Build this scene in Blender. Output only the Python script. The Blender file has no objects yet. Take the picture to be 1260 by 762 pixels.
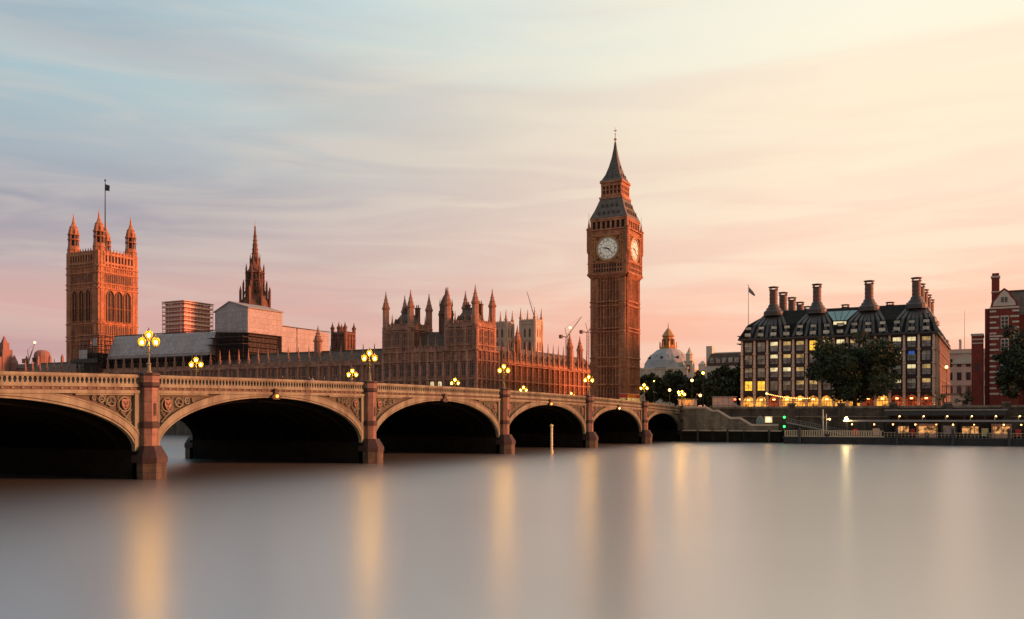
import bpy, math, random
import numpy as np
from math import sin, cos, pi, radians, sqrt, atan2
random.seed(7)
sc = bpy.context.scene
COL = sc.collection

# ------------------------------------------------------------------ camera
cam_d = bpy.data.cameras.new("camera"); cam = bpy.data.objects.new("camera", cam_d); COL.objects.link(cam)
cam.location = (79.4, -251.6, 6.3)
cam.rotation_euler = (radians(90), 0, math.atan2(0.4664, 0.8846))
cam_d.sensor_width = 36.0; cam_d.lens = 36.0 * 1147 / 1260
cam_d.shift_y = (515 - 381) / 1260.0
cam_d.clip_start = 0.3; cam_d.clip_end = 20000
sc.camera = cam

# ------------------------------------------------------------------ sky, sun, exposure
SUN_AZ = atan2(0.92, 0.39); SUN_EL = radians(10)
def lin(r, g, b):
    f = lambda c: (c / 255 / 12.92) if c / 255 <= 0.04045 else ((c / 255 + 0.055) / 1.055) ** 2.4
    return (f(r), f(g), f(b), 1)
world = bpy.data.worlds.new("World"); sc.world = world; world.use_nodes = True
wn = world.node_tree; wn.nodes.clear()
def N(t, k, **kw):
    n = t.nodes.new(k)
    for a, v in kw.items(): setattr(n, a, v)
    return n
def mth(t, op, a, b=None, clamp=False):
    n = N(t, 'ShaderNodeMath', operation=op); n.use_clamp = clamp
    for i, v in enumerate((a, b)):
        if v is None: continue
        if isinstance(v, (int, float)): n.inputs[i].default_value = v
        else: t.links.new(v, n.inputs[i])
    return n.outputs[0]
def ramp(t, fac, stops, interp='LINEAR'):
    n = N(t, 'ShaderNodeValToRGB'); n.color_ramp.interpolation = interp
    el = n.color_ramp.elements
    while len(el) < len(stops): el.new(0.5)
    for e, (p, c) in zip(el, stops): e.position = p; e.color = c
    t.links.new(fac, n.inputs[0]); return n.outputs[0]
def mixc(t, fac, a, b, mode='MIX'):
    n = N(t, 'ShaderNodeMix', data_type='RGBA', blend_type=mode)
    for s, v in ((n.inputs[0], fac), (n.inputs[6], a), (n.inputs[7], b)):
        if isinstance(v, (int, float)): s.default_value = v
        elif isinstance(v, tuple): s.default_value = v
        else: t.links.new(v, s)
    return n.outputs[2]
tc = N(wn, 'ShaderNodeTexCoord'); D = tc.outputs['Generated']
def dot(v, vec):
    n = N(wn, 'ShaderNodeVectorMath', operation='DOT_PRODUCT'); wn.links.new(v, n.inputs[0]); n.inputs[1].default_value = vec
    return n.outputs['Value']
elev = mth(wn, 'MULTIPLY', dot(D, (0, 0, 1)), 2.0, True)
side = dot(D, (0.8846, 0.4664, 0))
sidef = N(wn, 'ShaderNodeMapRange', interpolation_type='SMOOTHSTEP'); sidef.inputs[1].default_value = -0.52; sidef.inputs[2].default_value = 0.42
wn.links.new(side, sidef.inputs[0]); sidef = sidef.outputs[0]
left = ramp(wn, elev, [(0.0, lin(212, 150, 142)), (0.2, lin(212, 166, 158)), (0.33, lin(186, 168, 168)), (0.45, lin(160, 166, 176)), (0.62, lin(164, 186, 194)), (0.85, lin(156, 194, 208)), (1.0, lin(142, 186, 206))])
right = ramp(wn, elev, [(0.0, lin(248, 154, 128)), (0.16, lin(252, 182, 152)), (0.32, lin(252, 208, 182)), (0.45, lin(252, 226, 200)), (0.6, lin(252, 240, 212)), (0.82, lin(246, 240, 220)), (1.0, lin(224, 228, 222))])
base = mixc(wn, sidef, left, right)
# long-exposure cloud streaks
mp = N(wn, 'ShaderNodeMapping'); mp.inputs['Scale'].default_value = (1.5, 1.5, 13.0); mp.inputs['Rotation'].default_value = (0.015, -0.02, 0.0)
wn.links.new(D, mp.inputs[0])
ns = N(wn, 'ShaderNodeTexNoise'); ns.inputs['Scale'].default_value = 1.25; ns.inputs['Detail'].default_value = 5; ns.inputs['Roughness'].default_value = 0.5; ns.inputs['Distortion'].default_value = 0.25
wn.links.new(mp.outputs[0], ns.inputs['Vector'])
cl = ramp(wn, ns.outputs[0], [(0.36, (0, 0, 0, 1)), (0.62, (1, 1, 1, 1))], 'EASE')
ns2 = N(wn, 'ShaderNodeTexNoise'); ns2.inputs['Scale'].default_value = 2.6; ns2.inputs['Detail'].default_value = 6; ns2.inputs['Distortion'].default_value = 0.8
wn.links.new(mp.outputs[0], ns2.inputs['Vector'])
cl2 = ramp(wn, ns2.outputs[0], [(0.4, (0, 0, 0, 1)), (0.68, (1, 1, 1, 1))], 'EASE')
shade = mixc(wn, sidef, lin(134, 138, 157), lin(246, 208, 184))
glow = mixc(wn, sidef, lin(214, 198, 186), lin(255, 244, 212))
band = ramp(wn, elev, [(0.0, (0.25,) * 3 + (1,)), (0.3, (0.8,) * 3 + (1,)), (0.6, (0.6,) * 3 + (1,)), (1, (0.4,) * 3 + (1,))])
c1 = mixc(wn, mth(wn, 'MULTIPLY', mth(wn, 'MULTIPLY', cl, 0.62), band), base, shade)
c2 = mixc(wn, mth(wn, 'MULTIPLY', mth(wn, 'MULTIPLY', cl2, 0.5), band), c1, glow)
east = N(wn, 'ShaderNodeMapRange'); east.inputs[1].default_value = -0.1; east.inputs[2].default_value = 0.7; east.inputs[3].default_value = 1.0; east.inputs[4].default_value = 0.66
wn.links.new(dot(D, (0.4664, -0.8846, 0)), east.inputs[0])
c3 = mixc(wn, 1.0, c2, east.outputs[0], 'MULTIPLY')
bg1 = N(wn, 'ShaderNodeBackground'); wn.links.new(c3, bg1.inputs[0]); bg1.inputs[1].default_value = 0.78
sky = N(wn, 'ShaderNodeTexSky', sky_type='NISHITA'); sky.sun_disc = False; sky.sun_elevation = SUN_EL; sky.sun_rotation = SUN_AZ
sky.dust_density = 2.0
bg2 = N(wn, 'ShaderNodeBackground'); wn.links.new(sky.outputs[0], bg2.inputs[0]); bg2.inputs[1].default_value = 0.003
ad = N(wn, 'ShaderNodeAddShader'); wn.links.new(bg1.outputs[0], ad.inputs[0]); wn.links.new(bg2.outputs[0], ad.inputs[1])
wo = N(wn, 'ShaderNodeOutputWorld'); wn.links.new(ad.outputs[0], wo.inputs[0])

sd = bpy.data.lights.new("sun", 'SUN'); sun = bpy.data.objects.new("sun", sd); COL.objects.link(sun)
sd.energy = 5.0; sd.angle = radians(9); sd.color = (1.0, 0.335, 0.15)
sun.rotation_euler = (radians(90) - SUN_EL, 0, pi - SUN_AZ)
sun.location = (300, 250, 150)
sc.view_settings.view_transform = 'Standard'; sc.view_settings.look = 'None'; sc.view_settings.gamma = 1
sc.view_settings.exposure = 0.45; sc.view_settings.use_curve_mapping = False
sc.render.engine = 'CYCLES'
sc.cycles.use_denoising = True; sc.cycles.max_bounces = 6; sc.cycles.diffuse_bounces = 3; sc.cycles.glossy_bounces = 4
sc.cycles.sample_clamp_indirect = 6.0

# ------------------------------------------------------------------ materials
def mat(name, c1, c2=None, rough=0.8, scale=1.0, zscale=1.0, detail=6, bump=0.0, metal=0.0, emit=None, estr=0.0, spec=0.4, soot=None, soot_amt=0.5, joints=None, contrast=0.22, world_pos=False):
    m = bpy.data.materials.new(name); m.use_nodes = True
    t = m.node_tree; b = t.nodes['Principled BSDF']
    c1 = tuple(c1) + (1,); c2 = (tuple(c2) + (1,)) if c2 else tuple(x * 0.7 for x in c1[:3]) + (1,)
    tc = N(t, 'ShaderNodeTexCoord'); mp = N(t, 'ShaderNodeMapping'); mp.inputs['Scale'].default_value = (1, 1, zscale)
    t.links.new(N(t, 'ShaderNodeNewGeometry').outputs['Position'] if world_pos else tc.outputs['Object'], mp.inputs[0])
    n = N(t, 'ShaderNodeTexNoise'); n.inputs['Scale'].default_value = scale; n.inputs['Detail'].default_value = detail; n.inputs['Roughness'].default_value = 0.6
    t.links.new(mp.outputs[0], n.inputs['Vector'])
    col = ramp(t, n.outputs[0], [(0.5 - contrast, c2), (0.5 + contrast, c1)])
    if soot:
        mp2 = N(t, 'ShaderNodeMapping'); mp2.inputs['Scale'].default_value = (0.9, 0.9, 0.12); t.links.new(tc.outputs['Object'], mp2.inputs[0])
        n2 = N(t, 'ShaderNodeTexNoise'); n2.inputs['Scale'].default_value = 0.55; n2.inputs['Detail'].default_value = 7; n2.inputs['Roughness'].default_value = 0.7
        t.links.new(mp2.outputs[0], n2.inputs['Vector'])
        f = ramp(t, n2.outputs[0], [(0.42, (0, 0, 0, 1)), (0.66, (soot_amt,) * 3 + (1,))])
        col = mixc(t, f, col, tuple(soot) + (1,))
    if joints:   # ashlar or brick courses by height with staggered joints
        sp = N(t, 'ShaderNodeSeparateXYZ'); t.links.new(tc.outputs['Object'], sp.inputs[0])
        cb = N(t, 'ShaderNodeCombineXYZ'); t.links.new(mth(t, 'ADD', sp.outputs[0], sp.outputs[1]), cb.inputs[0]); t.links.new(sp.outputs[2], cb.inputs[1])
        br = N(t, 'ShaderNodeTexBrick'); t.links.new(cb.outputs[0], br.inputs['Vector'])
        br.inputs['Scale'].default_value = 1.0; br.inputs['Brick Width'].default_value = joints[0]; br.inputs['Row Height'].default_value = joints[1]
        br.inputs['Mortar Size'].default_value = joints[2]; br.inputs['Color1'].default_value = (1, 1, 1, 1); br.inputs['Color2'].default_value = (joints[3],) * 3 + (1,); br.inputs['Mortar'].default_value = (0.4,) * 3 + (1,)
        col = mixc(t, 1.0, col, br.outputs[0], 'MULTIPLY')
    t.links.new(col, b.inputs['Base Color'])
    b.inputs['Roughness'].default_value = rough; b.inputs['Metallic'].default_value = metal; b.inputs['Specular IOR Level'].default_value = spec
    if bump:
        bp = N(t, 'ShaderNodeBump'); bp.inputs['Strength'].default_value = bump; bp.inputs['Distance'].default_value = 0.1
        t.links.new(n.outputs[0], bp.inputs['Height']); t.links.new(bp.outputs[0], b.inputs['Normal'])
    if emit:
        b.inputs['Emission Color'].default_value = tuple(emit) + (1,); b.inputs['Emission Strength'].default_value = estr
    return m
M = {}
M['goth'] = mat('limestone', (0.68, 0.295, 0.15), (0.50, 0.20, 0.10), 0.9, 0.35, 0.5, soot=(0.12, 0.052, 0.032), soot_amt=0.68, joints=(1.3, 0.55, 0.03, 0.66), bump=0.15)
M['goth_dark'] = mat('weathered_limestone', (0.30, 0.14, 0.09), (0.16, 0.07, 0.045), 0.9, 0.6, 0.5, soot=(0.05, 0.025, 0.02), soot_amt=0.7, joints=(1.1, 0.45, 0.03, 0.78))
M['goth_range'] = mat('river_front_limestone', (0.58, 0.285, 0.185), (0.38, 0.18, 0.115), 0.9, 0.35, 0.5, soot=(0.08, 0.04, 0.03), soot_amt=0.72, joints=(1.3, 0.55, 0.03, 0.66))
M['abbey'] = mat('pale_portland_stone', (0.62, 0.44, 0.33), (0.45, 0.30, 0.22), 0.9, 0.2)
M['slate'] = mat('slate_roof', (0.155, 0.10, 0.075), (0.085, 0.055, 0.043), 0.9, 0.8, soot=(0.2, 0.15, 0.11), soot_amt=0.5, joints=(0.6, 0.4, 0.02, 0.7))
M['iron_roof'] = mat('cast_iron_roof', (0.20, 0.16, 0.125), (0.12, 0.095, 0.08), 0.75, 0.8, joints=(0.9, 0.9, 0.05, 0.75))
M['spire_iron'] = mat('spire_roof', (0.16, 0.125, 0.10), (0.09, 0.07, 0.06), 0.7, 0.8, joints=(0.9, 0.7, 0.05, 0.75))
M['gold'] = mat('gilding', (0.52, 0.25, 0.08), (0.34, 0.15, 0.045), 0.5, 3.0, metal=0.3)
M['void'] = mat('dark_opening', (0.018, 0.012, 0.010), (0.01, 0.008, 0.007), 0.6, 1.0)
M['pane'] = mat('leaded_glass', (0.05, 0.03, 0.028), (0.02, 0.014, 0.014), 0.3, 1.5, spec=0.5)
M['dial'] = mat('opal_glass_dial', (0.85, 0.80, 0.68), (0.78, 0.72, 0.6), 0.4, 2.0, emit=(1, 0.88, 0.68), estr=0.08)
M['black'] = mat('black_paint', (0.02, 0.02, 0.025), None, 0.5)
M['bridge'] = mat('cream_green_paint', (0.215, 0.21, 0.14), (0.135, 0.125, 0.08), 0.65, 0.6, 0.35, soot=(0.055, 0.04, 0.022), soot_amt=0.9)
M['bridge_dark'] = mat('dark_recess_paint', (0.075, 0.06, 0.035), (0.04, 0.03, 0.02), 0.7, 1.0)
M['shadow_band'] = mat('painted_shadow_band', (0.07, 0.035, 0.022), (0.04, 0.02, 0.013), 0.6, 1.0)  # shadow line under the parapet rail, painted into the band's colour
M['granite'] = mat('pink_granite', (0.27, 0.145, 0.10), (0.15, 0.08, 0.056), 0.7, 1.5, soot=(0.09, 0.045, 0.03), soot_amt=0.8, joints=(1.6, 1.15, 0.02, 0.85))
M['granite_dark'] = mat('dark_granite_band', (0.052, 0.026, 0.02), (0.024, 0.013, 0.011), 0.7, 2.0)
M['cutwater'] = mat('wet_granite', (0.16, 0.105, 0.062), (0.05, 0.033, 0.02), 0.7, 0.7, 0.6, soot=(0.02, 0.016, 0.01), soot_amt=0.9, joints=(1.4, 0.7, 0.03, 0.8))
M['soffit'] = mat('shade_black_iron', (0.009, 0.008, 0.007), (0.005, 0.005, 0.004), 0.9, 1.0, spec=0.0)  # iron blackened so its colour holds the deep shade under the arches
M['asphalt'] = mat('asphalt', (0.05, 0.048, 0.045), (0.035, 0.034, 0.032), 0.9, 2.0)
M['paving'] = mat('paving', (0.2, 0.18, 0.15), (0.13, 0.12, 0.1), 0.9, 1.0, joints=(0.9, 0.6, 0.02, 0.8))
M['ground'] = mat('ground', (0.09, 0.08, 0.06), (0.05, 0.05, 0.04), 0.95, 0.05)
M['wallstone'] = mat('embankment_granite', (0.36, 0.27, 0.18), (0.20, 0.145, 0.095), 0.85, 0.6, joints=(1.5, 0.6, 0.04, 0.7), soot=(0.06, 0.04, 0.03), soot_amt=0.7)
M['tide_shade'] = mat('shade_dark_tidal_stone', (0.020, 0.016, 0.011), (0.007, 0.006, 0.005), 0.8, 0.5, zscale=1.5, spec=0.05)  # wet tidal stone, its colour deepened to carry the shade beneath the arches
M['coping'] = mat('coping_stone', (0.58, 0.41, 0.30), (0.42, 0.29, 0.2), 0.8, 0.8)
M['lampglass'] = mat('lamp_glass', (1, 0.7, 0.3), None, 0.4, emit=(1.0, 0.45, 0.018), estr=16.0)
def glass_lamp(m, tint, e, k, mixf):
    t = m.node_tree; t.nodes.clear(); o = N(t, 'ShaderNodeOutputMaterial'); x = N(t, 'ShaderNodeMixShader'); a = N(t, 'ShaderNodeBsdfTransparent'); b = N(t, 'ShaderNodeEmission')
    a.inputs[0].default_value = tint + (1,); b.inputs[0].default_value = e + (1,); b.inputs[1].default_value = k; x.inputs[0].default_value = mixf
    t.links.new(a.outputs[0], x.inputs[1]); t.links.new(b.outputs[0], x.inputs[2]); t.links.new(x.outputs[0], o.inputs[0])
glass_lamp(M['lampglass'], (1.0, 0.70, 0.20), (1.0, 0.43, 0.02), 1.3, 0.5)
M['bulb'] = mat('lamp_mantle', (1, 0.8, 0.4), None, 0.4, emit=(1.0, 0.62, 0.09), estr=360.0)
M['bulbwarm'] = mat('warm_uplight', (1, 0.6, 0.3), None, 0.4, emit=(1.0, 0.42, 0.09), estr=110.0)
M['lampcool'] = mat('warm_white_lamp', (1, 0.85, 0.6), None, 0.4, emit=(1.0, 0.46, 0.11), estr=7.0)
M['flood'] = mat('floodlight', (1, 0.85, 0.6), None, 0.4, emit=(1.0, 0.72, 0.32), estr=80.0)
M['redlamp'] = mat('red_lamp', (0.8, 0.05, 0.02), None, 0.4, emit=(1.0, 0.05, 0.015), estr=9.0)
M['amberlamp'] = mat('amber_lamp', (0.8, 0.3, 0.05), None, 0.4, emit=(1.0, 0.25, 0.03), estr=4.0)
M['greenlamp'] = mat('green_lamp', (0.05, 0.6, 0.1), None, 0.4, emit=(0.04, 0.9, 0.16), estr=2.2)
M['lamppost'] = mat('green_gilt_iron', (0.20, 0.18, 0.10), (0.10, 0.09, 0.05), 0.5, 4.0)
M['sheet_e'] = mat('scaffold_sheeting', (0.48, 0.385, 0.365), (0.29, 0.24, 0.235), 0.6, 1.1, 2.2, bump=0.9, detail=8, soot=(0.26, 0.22, 0.2), soot_amt=0.55, joints=(2.4, 2.0, 0.035, 0.86))
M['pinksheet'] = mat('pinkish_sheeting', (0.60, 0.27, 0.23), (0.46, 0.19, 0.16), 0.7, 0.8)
M['scaff'] = mat('scaffold_boards', (0.07, 0.05, 0.04), (0.03, 0.022, 0.02), 0.8, 1.0)
M['lead'] = mat('lead_dome', (0.36, 0.33, 0.31), (0.25, 0.23, 0.22), 0.6, 0.3)
M['portstone'] = mat('pale_hall_stone', (0.66, 0.56, 0.43), (0.5, 0.42, 0.32), 0.85, 0.3)
M['bronze'] = mat('bronze_roof', (0.024, 0.020, 0.017), (0.011, 0.010, 0.009), 0.75, 0.7, joints=(0.9, 1.2, 0.03, 0.7), spec=0.1)
M['bronze_rib'] = mat('bronze_duct', (0.075, 0.06, 0.052), (0.045, 0.037, 0.033), 0.5, 1.5)
M['sand'] = mat('pink_sandstone', (0.80, 0.52, 0.38), (0.62, 0.38, 0.27), 0.8, 0.8, joints=(3, 0.95, 0.03, 0.9))
M['facade'] = mat('dark_bronze_wall', (0.05, 0.028, 0.022), (0.03, 0.017, 0.014), 0.6, 0.8)
M['chim'] = mat('bronze_chimney', (0.17, 0.085, 0.065), (0.09, 0.05, 0.04), 0.6, 1.5)
M['glass'] = mat('sky_tinted_glass', (0.42, 0.40, 0.33), (0.07, 0.06, 0.05), 0.15, 0.55, detail=3, spec=1.0, world_pos=True, contrast=0.16)  # pale patches paint the sky's reflection into the pane colour
M['shelf_sheen'] = mat('shelf_and_pane_sheen', (0.74, 0.67, 0.52), (0.30, 0.26, 0.20), 0.5, 0.45, detail=3, world_pos=True, contrast=0.16)  # shelf colour; on unlit upper panes it stands in for reflected sky
M['litwin'] = mat('lit_window', (0.8, 0.5, 0.1), None, 0.4, emit=(1.0, 0.56, 0.05), estr=1.0)
M['litdim'] = mat('dim_lit_window', (0.4, 0.3, 0.12), None, 0.4, emit=(1.0, 0.62, 0.22), estr=0.3)
M['litpale'] = mat('pale_lit_window', (0.6, 0.5, 0.3), None, 0.4, emit=(1.0, 0.8, 0.42), estr=0.62)
M['arcade'] = mat('arcade_interior', (0.5, 0.25, 0.08), (0.2, 0.06, 0.02), 0.6, 0.9, emit=(1.0, 0.42, 0.06), estr=0.75)
M['arcade_red'] = mat('arcade_red_interior', (0.25, 0.05, 0.025), (0.12, 0.02, 0.01), 0.6, 0.9, emit=(1.0, 0.15, 0.04), estr=0.10)
M['blue'] = mat('blue_screen', (0.05, 0.12, 0.4), None, 0.4, emit=(0.08, 0.25, 0.9), estr=0.22)
M['teal'] = mat('roof_glass', (0.10, 0.26, 0.25), (0.06, 0.16, 0.16), 0.25, 0.8, spec=0.9)
M['brick'] = mat('red_brick', (0.33, 0.055, 0.03), (0.22, 0.035, 0.022), 0.85, 1.0, joints=(0.5, 0.3, 0.03, 0.75))
M['white_stone'] = mat('white_stone', (0.62, 0.52, 0.42), (0.5, 0.4, 0.32), 0.8, 0.8)
M['bark'] = mat('bark', (0.06, 0.045, 0.03), (0.03, 0.022, 0.016), 0.9, 2.0)
M['leaf'] = mat('plane_leaves', (0.05, 0.066, 0.02), (0.016, 0.026, 0.009), 0.7, 0.5)
M['leaf2'] = mat('dark_leaves', (0.042, 0.055, 0.018), (0.018, 0.027, 0.01), 0.7, 0.5)
M['bush'] = mat('shrub_leaves', (0.16, 0.13, 0.03), (0.08, 0.08, 0.02), 0.7, 0.7)
M['pontoon'] = mat('pontoon_hull', (0.03, 0.024, 0.02), (0.015, 0.012, 0.01), 0.5, 0.8)
M['darkwall'] = mat('dark_river_wall', (0.17, 0.12, 0.08), (0.08, 0.055, 0.04), 0.85, 0.6, joints=(1.5, 0.6, 0.04, 0.7), soot=(0.03, 0.022, 0.016), soot_amt=0.8)
M['cream'] = mat('cream_stone_paint', (0.62, 0.45, 0.27), (0.45, 0.32, 0.19), 0.7, 1.5)
M['white'] = mat('white_paint', (0.72, 0.66, 0.54), (0.55, 0.5, 0.4), 0.6, 1.0)
M['grey'] = mat('grey_paint', (0.28, 0.24, 0.21), (0.2, 0.17, 0.15), 0.6, 1.0)
M['darkgrey'] = mat('dark_grey_paint', (0.05, 0.045, 0.042), (0.03, 0.027, 0.025), 0.6, 1.0)
M['red'] = mat('red_paint', (0.5, 0.03, 0.02), (0.42, 0.022, 0.015), 0.35, 1.0)
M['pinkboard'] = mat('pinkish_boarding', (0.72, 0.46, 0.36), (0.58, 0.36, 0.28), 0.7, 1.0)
M['yellow'] = mat('pale_yellow_paint', (0.7, 0.58, 0.28), (0.5, 0.4, 0.2), 0.6, 1.5)
M['skin'] = mat('skin', (0.45, 0.27, 0.2), None, 0.6)
M['cloth_a'] = mat('dark_coat', (0.03, 0.03, 0.035), None, 0.9)
M['cloth_b'] = mat('pale_jacket', (0.5, 0.45, 0.4), None, 0.9)
M['copper'] = mat('far_stone', (0.30, 0.15, 0.12), (0.2, 0.1, 0.08), 0.9, 0.1)
M['warmshop'] = mat('kiosk_interior', (0.4, 0.22, 0.1), (0.1, 0.05, 0.03), 0.7, 1.2, emit=(1.0, 0.45, 0.14), estr=0.16)
def vary(m, sc_, lo, hi):      # uneven lamplight inside a room, by place
    t = m.node_tree; b = t.nodes['Principled BSDF']; g = N(t, 'ShaderNodeNewGeometry'); n = N(t, 'ShaderNodeTexNoise'); n.inputs['Scale'].default_value = sc_; n.inputs['Detail'].default_value = 4; t.links.new(g.outputs['Position'], n.inputs['Vector'])
    r = N(t, 'ShaderNodeMapRange'); r.inputs[1].default_value = .36; r.inputs[2].default_value = .64; r.inputs[3].default_value = lo; r.inputs[4].default_value = hi; t.links.new(n.outputs[0], r.inputs[0]); t.links.new(r.outputs[0], b.inputs['Emission Strength'])
vary(M['arcade'], .7, .08, 1.1); vary(M['arcade_red'], .8, .0, .3); vary(M['litdim'], .6, .06, .42); vary(M['litpale'], .8, .3, .75); vary(M['warmshop'], 1.4, .0, .7); vary(M['litwin'], .9, .5, 1.0)
# river: long-exposure smooth water
wm = mat('river_water', (0.525, 0.53, 0.535), (0.475, 0.48, 0.485), 0.18, 0.02, metal=0.97)
wb = wm.node_tree.nodes['Principled BSDF']; wb.inputs['IOR'].default_value = 1.5; wb.inputs['Specular IOR Level'].default_value = 0.5
t = wm.node_tree; g = N(t, 'ShaderNodeTexNoise'); g.inputs['Scale'].default_value = 0.012; g.inputs['Detail'].default_value = 3
tcw = N(t, 'ShaderNodeTexCoord'); t.links.new(tcw.outputs['Object'], g.inputs['Vector'])
mr = N(t, 'ShaderNodeMapRange'); t.links.new(g.outputs[0], mr.inputs[0]); mr.inputs[1].default_value = 0.0; mr.inputs[2].default_value = 1.0; mr.inputs[3].default_value = 0.279; mr.inputs[4].default_value = 0.315
t.links.new(mr.outputs[0], wb.inputs['Roughness'])
M['water'] = wm

# ------------------------------------------------------------------ mesh helpers
class MB:
    def __init__(s): s.v = []; s.f = []; s.m = []; s.mi = 0; s.T = None
    def at(s, ox=0, oy=0, rot=0, oz=0): s.T = (ox, oy, oz, cos(rot), sin(rot)); return s
    def mt(s, i): s.mi = i; return s
    def add(s, vs, fs):
        o = len(s.v)
        if s.T:
            ox, oy, oz, c, n = s.T
            vs = [(ox + c * x - n * y, oy + n * x + c * y, oz + z) for x, y, z in vs]
        s.v += [tuple(p) for p in vs]; s.f += [tuple(i + o for i in q) for q in fs]; s.m += [s.mi] * len(fs); return s
    def box(s, x0, x1, y0, y1, z0, z1):
        return s.add([(x0, y0, z0), (x1, y0, z0), (x1, y1, z0), (x0, y1, z0), (x0, y0, z1), (x1, y0, z1), (x1, y1, z1), (x0, y1, z1)],
                     [(0, 3, 2, 1), (4, 5, 6, 7), (0, 1, 5, 4), (1, 2, 6, 5), (2, 3, 7, 6), (3, 0, 4, 7)])
    def cbox(s, cx, cy, z0, z1, wx, wy): return s.box(cx - wx / 2, cx + wx / 2, cy - wy / 2, cy + wy / 2, z0, z1)
    def taper(s, cx, cy, z0, z1, wx0, wy0, wx1, wy1):
        a, b, c, d = wx0 / 2, wy0 / 2, wx1 / 2, wy1 / 2
        return s.add([(cx - a, cy - b, z0), (cx + a, cy - b, z0), (cx + a, cy + b, z0), (cx - a, cy + b, z0), (cx - c, cy - d, z1), (cx + c, cy - d, z1), (cx + c, cy + d, z1), (cx - c, cy + d, z1)],
                     [(0, 3, 2, 1), (4, 5, 6, 7), (0, 1, 5, 4), (1, 2, 6, 5), (2, 3, 7, 6), (3, 0, 4, 7)])
    def lathe(s, cx, cy, prof, n=8, ph=None):
        ph = pi / n if ph is None else ph
        vs = []; fs = []
        for r, z in prof:
            r = max(r, 0.004)
            vs += [(cx + r * cos(ph + 2 * pi * k / n), cy + r * sin(ph + 2 * pi * k / n), z) for k in range(n)]
        for i in range(len(prof) - 1):
            for k in range(n):
                a = i * n + k; b = i * n + (k + 1) % n; fs.append((a, b, b + n, a + n))
        fs.append(tuple(range(n - 1, -1, -1))); fs.append(tuple((len(prof) - 1) * n + k for k in range(n)))
        return s.add(vs, fs)
    def tube(s, p, q, r, r2=None, n=6):
        r2 = r if r2 is None else r2
        p = np.array(p, float); q = np.array(q, float); d = q - p; L = np.linalg.norm(d)
        if L < 1e-6: return s
        d /= L; a = np.cross(d, (0, 0, 1)) if abs(d[2]) < 0.9 else np.cross(d, (1, 0, 0)); a /= np.linalg.norm(a); b = np.cross(d, a)
        vs = []
        for c, rr in ((p, r), (q, r2)):
            vs += [tuple(c + rr * (a * cos(2 * pi * k / n) + b * sin(2 * pi * k / n))) for k in range(n)]
        fs = [(k, (k + 1) % n, n + (k + 1) % n, n + k) for k in range(n)] + [tuple(range(n - 1, -1, -1)), tuple(range(n, 2 * n))]
        return s.add(vs, fs)
    def prism(s, poly, y0, y1):     # polygon in local x,z pushed from y0 (outer) to y1
        n = len(poly)
        vs = [(x, y0, z) for x, z in poly] + [(x, y1, z) for x, z in poly]
        fs = [tuple(range(n)), tuple(range(2 * n - 1, n - 1, -1))] + [(k, n + k, n + (k + 1) % n, (k + 1) % n) for k in range(n)]
        return s.add(vs, fs)
    def sphere(s, c, r, n=10, m=6, sz=1.0):
        return s.lathe(c[0], c[1], [(r * sin(pi * i / m), c[2] - sz * r * cos(pi * i / m)) for i in range(m + 1)], n)
    def build(s, name, mats, parent=None, smooth=False):
        me = bpy.data.meshes.new(name)
        o = bpy.data.objects.new(name, me); COL.objects.link(o)
        org = (0, 0, 0)
        if parent is not None:
            o.parent = parent; p = parent; org = [0, 0, 0]
            while p is not None: org = [a + b for a, b in zip(org, p.location)]; p = p.parent
        me.from_pydata([(x - org[0], y - org[1], z - org[2]) for x, y, z in s.v], [], s.f)
        for k in (mats if isinstance(mats, (list, tuple)) else [mats]): me.materials.append(M[k] if isinstance(k, str) else k)
        me.polygons.foreach_set('material_index', s.m)
        if smooth: me.polygons.foreach_set('use_smooth', [True] * len(me.polygons))
        me.update(); return o
def tag(o, label=None, cat=None, group=None, kind=None):
    for k, v in (('label', label), ('category', cat), ('group', group), ('kind', kind)):
        if v: o[k] = v
    return o
def thing(name, label, cat, loc=(0, 0, 0), group=None, kind=None):
    o = bpy.data.objects.new(name, None); COL.objects.link(o); o.location = loc; o.empty_display_size = 0.5
    return tag(o, label, cat, group, kind)
def put(proto, parent, x, y, z, rot=0, scale=None):     # a part sharing the prototype's mesh, at a world place
    o = proto.copy() if proto.get('used') else proto
    if o is not proto: COL.objects.link(o)
    proto['used'] = 1
    if 'used' in o and o is not proto: del o['used']
    o.parent = parent; o.location = (x - parent.location[0], y - parent.location[1], z - parent.location[2]); o.rotation_euler = (0, 0, rot)
    if scale: o.scale = scale
    return o
def dup(root, loc, label=None, group=None, rot=None):
    r = root.copy(); COL.objects.link(r); r.location = loc
    if rot is not None: r.rotation_euler = (0, 0, rot)
    if label: r['label'] = label
    if group: r['group'] = group
    for ch in list(root.children):
        c = ch.copy(); COL.objects.link(c); c.parent = r
        for g in list(ch.children):
            d = g.copy(); COL.objects.link(d); d.parent = c
    return r
def cleanup():
    for o in bpy.data.objects:
        if 'used' in o: del o['used']

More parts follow.
